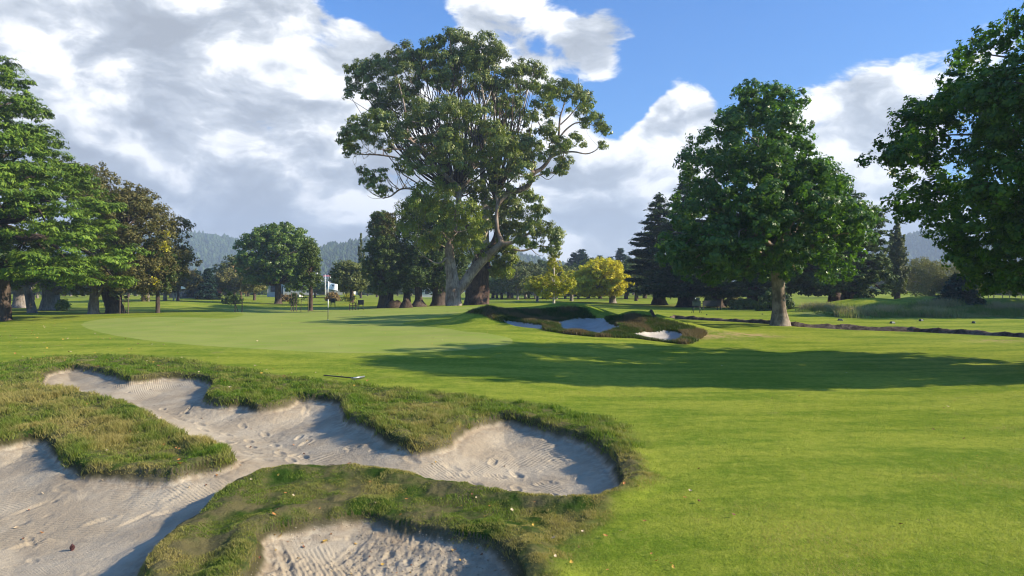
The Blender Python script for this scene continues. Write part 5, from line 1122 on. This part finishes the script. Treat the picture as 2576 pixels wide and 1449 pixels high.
# rake lying on the grass
b = at(0, 0, 1); x1, y1 = hit(815, 947); x2, y2 = hit(888, 956.5); x3, y3 = hit(917, 952)
root = empty('bunker_rake', (x2, y2, float(gz(x2, y2))+.03), 'bunker rake with black handle and pale aluminium head lying on the grass above the bunker', 'rake')
ba = np.array([x2, y2, float(gz(x2, y2))+.03])
q = MB(); q.tube([np.array([x1, y1, float(gz(x1, y1))+.03])-ba, (0, 0, .03)], .016, 8); q.build('handle', M_BLACK, root, True)
hd = np.array([x3, y3, float(gz(x3, y3))+.05])-ba; q = MB(); q.tube([(-.03, 0, .02), hd], .019, 8); q.build('head', M_ALU, root, True)
q = MB()
for k in range(12): p = hd*(k+.5)/12; q.tube([(p[0], p[1], p[2]), (p[0]+.01, p[1]-.05, p[2]-.05)], [.007, .004], 5)
q.build('tines', M_BLACK, root)
# staked saplings
def staked(label, xd, Y, h, lean, nl, lm, kind=0, sp=.32, posts=2, seed=1, name='staked_sapling'):
    b = place(xd, Y); root = empty(name, b, label, 'sapling'); rng = np.random.default_rng(seed)
    for k in range(posts):
        q = MB(); sx = (-1 if k == 0 else 1)*sp if posts > 1 else 0; q.tube([(sx, 0, -.1), (sx+.01, 0, h*.55)], .045, 6); q.build('stake', M_WOOD, root)
    if posts > 1: q = MB(); q.box((0, 0, h*.42), (sp*2, .03, .06)); q.build('tie', M_WOOD, root)
    if lm is not None:
        q = MB(); q.tube([(0, 0, -.05), (lean*.4, 0, h*.5), (lean, 0, h)], [.035, .025, .01], 6)
        cl = []
        for k in range(9 if kind == 0 else 12):
            f = .35+.65*k/(8 if kind == 0 else 11); a = rng.uniform(0, 6.28); L = h*.34*(1.15-f)+.12; p = (lean*f+math.cos(a)*L, math.sin(a)*L, h*f+L*.25); q.tube([(lean*f, 0, h*f), p], [.014, .005], 4); cl.append((*p, .22 if kind == 0 else .16))
        q.build('stem', B_DRK, root); C, N, tl, D = crown_points(cl, nl, rng, 6, .5, .6, .1, .3, .5, .6); obj('leaves', leafmesh('leaves', C, N, .10, lm, rng, tl), root)
    return root
staked('leaning leafy sapling between two dark stakes behind the left lobe of the green', 600, 62, 1.9, -.9, 900, L_DRK, seed=401)
staked('leafy sapling tied to low wooden stakes left of the slim bare-trunked tree', 757, 76, 3.1, .1, 2200, L_OAK, seed=402, sp=.8)
staked('scrubby sapling between two tall stakes left of the dark box', 887, 72, 1.5, 0, 500, L_OLV, seed=403, sp=.32)
staked('small dark fir sapling in a cage of three stakes beside the leaning trunk', 312, 58, 2.6, 0, 1800, L_FIR, 1, seed=404, sp=.35)
conifer('young_cypress', 'small columnar brown-green cypress beside the tied sapling', 739, 78, 735, 770, 11, L_CYP, B_DRK, .08, seed=405, nl=2600, ls=.16, gap=.16, dens=10, power=.6, rise=.7, droop=0)
for xd, lab in ((733, 'tall thin stake left of the small columnar cypress'), (745.5, 'tall thin stake right of the small columnar cypress')):
    b = place(xd, 77); q = MB(); q.tube([(0, 0, -.1), (0, 0, 2.1)], .05, 6); o = q.build('tree_stake', M_WOOD); o.location = b; tag(o, lab, 'stake', 'stakes by the columnar cypress')
# hanging low branchlet tree in front of shrubs handled as bush
bush('shrub', 'dark low shrub spreading in front of the tan autumn trees', 585, 100, 20, 738, L_DRK, 110, 6000, .17, .5)
# soil mounds under the trees
def mound(label, xd, Y, hw, h, seed):
    b = place(xd, Y); n = 40; V = []; F = []; Wd = hw/FD*Y
    for i in range(n+1):
        for j in range(n+1):
            u = i/n*2-1; v = j/n*2-1; r2 = min(1, math.sqrt(u*u+v*v)); z = h*math.cos(r2*math.pi/2)**.8 if r2 < 1 else -.15
            z += (float(vnoise(np.array(u*4+seed), np.array(v*4+9.1), seed))-.5)*.35*h*(1-r2)+(float(vnoise(np.array(u*14+seed), np.array(v*14+9.1), seed))-.5)*.14*h*(1-r2); V.append((u*Wd, v*Wd*.7, z-.03))
    for i in range(n):
        for j in range(n): a = i*(n+1)+j; F.append((a, a+n+1, a+n+2, a+1))
    q = MB(); q.add(V, F); o = q.build('soil_mound', M_SOIL, None, True); o.location = b; tag(o, label, 'soil heap', 'soil heaps at the foot of the dark trunks')
mound('left, smallest heap of brown soil and roots beneath the white snag', 965, 84, 17, 1.0, 3); mound('middle long heap of brown soil beneath the dark trunks', 993, 83, 27, 1.0, 5); mound('right rounded heap of brown soil with a mossy foot', 1022, 80, 18, 1.1, 8)
# far buildings
def house(name, label, xd, Y, z0, w, h, d, roofm, wallm, cat='house', rz=0., gable=True, nwin=4):
    if name == 'hillside_house': w, h, d = w*.42, h*.62, d*.5
    X = (xd-CX)/FD*Y; root = empty(name, (X, Y, z0), label, cat, rz=rz)
    q = MB(); q.box((0, 0, h/2), (w, d, h)); q.build('wall', wallm, root)
    q = MB(); e = .4; rh = d*.28 if gable else .25
    if gable: q.add([(-w/2-e, -d/2-e, h+.02), (w/2+e, -d/2-e, h+.02), (w/2+e, d/2+e, h+.02), (-w/2-e, d/2+e, h+.02), (-w/2-e, 0, h+rh), (w/2+e, 0, h+rh)], [(0, 1, 5, 4), (2, 3, 4, 5), (0, 4, 3), (1, 2, 5), (3, 2, 1, 0)])
    else: q.box((0, 0, h+.13), (w+e*2, d+e*2, .25))
    q.build('roof', roofm, root)
    for k in range(nwin): q = MB(); q.box((-w/2+w*(k+.5)/nwin, -d/2-.03, h*.55), (w/nwin*.5, .08, h*.4)); q.build('window', M_GLASS, root)
    if cat != 'shed':
        q = MB(); q.box((w*.08, -d/2-.04, h*.38), (w*.09, .1, h*.7)); q.build('door', M_DSHED, root)
    return root
house('hillside_house', 'white house with bright red roof on the hillside above the flag', 824, 640, 13, 15, 3.2, 9, M_REDP, M_WALL)
house('hillside_house', 'white house with grey roof below the red-roofed one', 816, 600, 6.5, 13, 4, 8, M_GREYR, M_WALL)
house('hillside_house', 'long pale house at the left of the red-roofed house', 800, 620, 10, 15, 3.4, 8, M_GREYR, M_WALL)
house('hillside_house', 'small pale house low on the slope left of the red roof', 787, 560, 8, 9, 3, 7, M_GREYR, M_WALL)
house('hillside_house', 'pale pinkish house high above the others, partly hidden by the slim tree', 792, 660, 17, 12, 3, 8, M_TAN2 if 'M_TAN2' in globals() else M_WALL, M_WALL)
b = place(812, 165); house('clubhouse', 'long low grey and white building behind the shrubs left of the flag', 808, 165, b[2]+.6, 16, 3.0, 7, M_GREYR, M_WALL, 'building', gable=False, nwin=6)
b = place(694, 190); house('clubhouse', 'pale blue-grey building glimpsed just right of the round tree trunk', 718, 170, b[2], 7, 3.6, 6, M_GREYR, M_WALL, 'building', gable=False, nwin=2)
b = place(486, 140); house('equipment_shed', 'dark flat shed beside the left spruce', 476, 136, b[2], 5.5, 2.6, 5, M_DSHED, M_DSHED, 'shed', gable=False, nwin=1)
b = place(1105, 170); house('glasshouse', 'low white building seen between the dark trunks and the gum', 1096, 165, b[2], 9, 2.2, 5, M_WALL, M_WALL, 'building', gable=False, nwin=5)
# yellow rope line near the dark leaning trunk
b = place(262, 78); root = empty('rope_barrier', b, 'thin yellow rope on a short black post left of the leaning trunk', 'rope barrier')
q = MB(); q.tube([(0, 0, -.05), (0, 0, .5)], .04, 6); q.build('post', M_BLACK, root); q = MB(); q.tube([(-1.6, 0, .42), (-.8, 0, .35), (0, 0, .40), (.9, 0, .37), (1.8, 0, .46)], .018, 5); q.build('rope', M_YROPE, root)
# sprinkler / distance post
# ------------------------------------------------------------------ small tufts, clods and fallen leaves
def leafthing(mat, s, rng, curl):
    n = 8; P = [(-.5, 0), (-.28, -.30), (.02, -.36), (.30, -.22), (.56, 0), (.30, .22), (.02, .36), (-.28, .30)]
    V = [(x*s*rng.uniform(.9, 1.1), y*s*rng.uniform(.8, 1.1), curl*s*((x*1.3)**2+(y*1.5)**2)) for x, y in P]+[(0, 0, -.02*s)]+[(-.80*s, .05*s, curl*s*.9), (-.78*s, .09*s, curl*s*.9)]
    F = [(i, (i+1) % n, n) for i in range(n)]+[(0, n+1, n+2)]; me = bpy.data.meshes.new('fallen_leaf'); me.from_pydata(V, [], F); me.materials.append(mat); return me
M_LF = [plain('leaf_yellow', (.55, .33, .04), .6, var=.3), plain('leaf_orange', (.45, .18, .04), .6, var=.3), plain('leaf_brown', (.20, .08, .035), .7, var=.3), plain('leaf_pale', (.55, .42, .25), .6, var=.2)]
NM = ['yellow', 'orange', 'brown', 'pale tan']
rl = random.Random(9); rn = np.random.default_rng(9); LM = [[leafthing(m, 1.0, rl, rl.uniform(.25, .7)) for k in range(3)] for m in M_LF]
def fallen(xd, yd, k, s, lab, grp, world=None):
    x, y = hit2(xd, yd) if world is None else world; o = link(bpy.data.objects.new('fallen_leaf', rl.choice(LM[k]))); o.location = (x, y, float(gz(x, y))+s*.12+(.0 if SD[gidx(np.array(x), np.array(y))] > 0 else .02)); o.scale = (s, s, s)
    o.rotation_euler = (rl.uniform(-.5, .5), rl.uniform(-.5, .5), rl.uniform(0, 6.28)); tag(o, lab, 'leaf', grp); return o
G1 = 'fallen leaves'
fallen(818, 1365, 0, .075, 'largest curled orange-yellow leaf on the sand of the nearest bunker', G1); fallen(895, 1372, 0, .045, 'small yellow leaf right of the largest leaf in the nearest bunker', G1)
fallen(690, 1300, 1, .05, 'orange leaf high on the left lip of the nearest bunker', G1); fallen(706, 1350, 0, .06, 'yellow leaf at the left corner of the nearest bunker', G1)
fallen(1223, 1304, 0, .06, 'yellow leaf on the ridge grass behind the nearest bunker', G1); fallen(452, 1172, 1, .09, 'tall upright orange leaf at the foot of the grassy spit', G1)
fallen(1270, 1412, 0, .045, 'yellow leaf at the right end of the nearest bunker', G1); fallen(880, 1170, 1, .05, 'orange leaf beside a twig on the crest of the near ridge', G1)
fallen(405, 1052, 3, .06, 'pale leaf on the top of the grassy spit', G1); fallen(475, 1030, 3, .05, 'pale leaf standing at the far edge of the grassy spit', G1)
def scatter(n, poly, k_w, s0, s1, lab, grp, sand=None):
    P = np.array(poly, float); c = 0; x0, y0 = P.min(0); x1, y1 = P.max(0)
    while c < n:
        x = rl.uniform(x0, x1); y = rl.uniform(y0, y1)
        if not inside(P, np.array([x]), np.array([y]))[0]: continue
        X_, Y_ = hit2(x, y); sdv = SD[gidx(np.array(X_), np.array(Y_))]
        if sand is True and sdv < 0.03 or sand is False and sdv > 0: continue
        k = rl.choices(range(4), k_w)[0]; fallen(0, 0, k, rl.uniform(s0, s1), 'small '+NM[k]+' fallen leaf '+lab, 'small '+NM[k]+' leaves '+grp, (X_, Y_)); c += 1
scatter(70, [(0,880),(300,870),(600,905),(850,935),(1000,975),(600,985),(330,930),(60,925),(0,960)], (3,2,1,3), .05, .085, 'caught in the rough above the large bunker', 'in the far rough', False)
scatter(45, [(0,820),(150,815),(500,880),(300,868),(0,878)], (3,2,1,3), .05, .10, 'lying on the short grass left of the green', 'left of the green', False)
scatter(26, [(60,960),(560,1020),(1300,1180),(1500,1220),(1000,1190),(640,1190),(100,1350),(0,1400),(0,1150),(500,1180),(300,1020)], (1,2,3,2), .035, .06, 'on the sand of the large bunker', 'on the bunker sand', True)
scatter(26, [(0,990),(300,1020),(560,1140),(400,1180),(160,1120),(0,1090)], (2,3,1,3), .035, .06, 'in the long grass of the spit', 'in the spit grass', False)
scatter(30, [(640,1310),(760,1300),(950,1290),(1250,1360),(1290,1449),(640,1449)], (3,3,3,1), .025, .045, 'in the nearest bunker', 'in the nearest bunker', True)
scatter(36, [(600,1200),(900,1190),(1300,1260),(1600,1180),(1640,1250),(1700,1449),(1350,1440),(1100,1320),(700,1290)], (3,3,1,2), .03, .055, 'on the near ridge grass', 'on the near ridge', False)
scatter(34, [(250,800),(1250,780),(1260,870),(700,875)], (3,2,1,3), .05, .09, 'on the smooth putting green', 'on the putting green', None)
scatter(24, [(1000,900),(2000,880),(2500,1000),(2400,1400),(1750,1300),(1400,1000)], (1,1,3,2), .035, .06, 'on the open fairway at right', 'on the fairway', False)
# clods of sand and divots, twigs
M_CONE = plain('pine_cone', (.085, .030, .028), .8, var=.5, scale=40)
x, y = hit2(183, 1384); root = empty('pine_cone', (x, y, float(gz(x, y))), 'dark red pine cone on the raked sand at lower left', 'pine cone'); q = MB()
for k in range(7):
    r = .028*math.sin((k+.8)/7.6*math.pi)+.006
    for a in range(7): an = a/7*6.28+k*.45; q.box((math.cos(an)*r*.6, math.sin(an)*r*.6, .010+k*.008), (.014, .010, .006), rz=an)
q.tube([(0, 0, .0), (0, 0, .075)], [.02, .008], 8); q.build('scales', M_CONE, root)
x, y = hit2(835, 1182); q = MB(); q.tube([(-.06, 0, .03), (0, .01, .045), (.07, -.01, .03)], [.004, .004, .002], 5); o = q.build('twig', M_WOOD); o.location = (x, y, float(gz(x, y))+.03); tag(o, 'thin dark curved twig on the crest of the near ridge', 'twig')
# loose clods in the nearest bunker
rn = np.random.default_rng(77); X, Y = sampler(60000, 6.0, 9.5, -.35, .1, seed=78); i, j = gidx(X, Y); k = (SID[i, j] == 2) & (SD[i, j] > .04) & (fbm(X*1.4, Y*1.4, 3, 61) > .5); X, Y = X[k][:1000], Y[k][:1000]
ph = (1+5**.5)/2; ico = np.array([(-1,ph,0),(1,ph,0),(-1,-ph,0),(1,-ph,0),(0,-1,ph),(0,1,ph),(0,-1,-ph),(0,1,-ph),(ph,0,-1),(ph,0,1),(-ph,0,-1),(-ph,0,1)])/1.9
icf = np.array([(0,11,5),(0,5,1),(0,1,7),(0,7,10),(0,10,11),(1,5,9),(5,11,4),(11,10,2),(10,7,6),(7,1,8),(3,9,4),(3,4,2),(3,2,6),(3,6,8),(3,8,9),(4,9,5),(2,4,11),(6,2,10),(8,6,7),(9,8,1)])
n = len(X); s = rn.uniform(.003, .011, n)**1.0; V = (ico[None]*rn.uniform(.6, 1.3, (n, 12, 1))*s[:, None, None]*np.array([1, 1, .7])+np.stack([X, Y, gz(X, Y)+s*.2], 1)[:, None]).reshape(-1, 3); F = (icf[None]+np.arange(n)[:, None, None]*12).reshape(-1, 3)
tag(obj('sand_clods', quads('sand_clods', V, F, M_SAND, True, {'edge': np.zeros(len(V))})), 'loose crumbly sand clods strewn over the nearest bunker', 'sand', kind='stuff')
# ------------------------------------------------------------------ air
hm = bpy.data.materials.new('air'); hm.use_nodes = True; t = NT(hm.node_tree); pv = t.n('ShaderNodeVolumePrincipled'); pv.inputs['Color'].default_value = (.60, .76, .96, 1); pv.inputs['Density'].default_value = HAZE; pv.inputs['Anisotropy'].default_value = .1
o_ = t.n('ShaderNodeOutputMaterial'); t.put(o_.inputs[1], pv.outputs[0])
q = MB(); q.box((0, 850, 100), (9400, 2300, 216)); hz_ = q.build('haze', hm); tag(hz_, kind='stuff')
tag(hz_, 'thin blue air haze over the whole scene', 'haze')
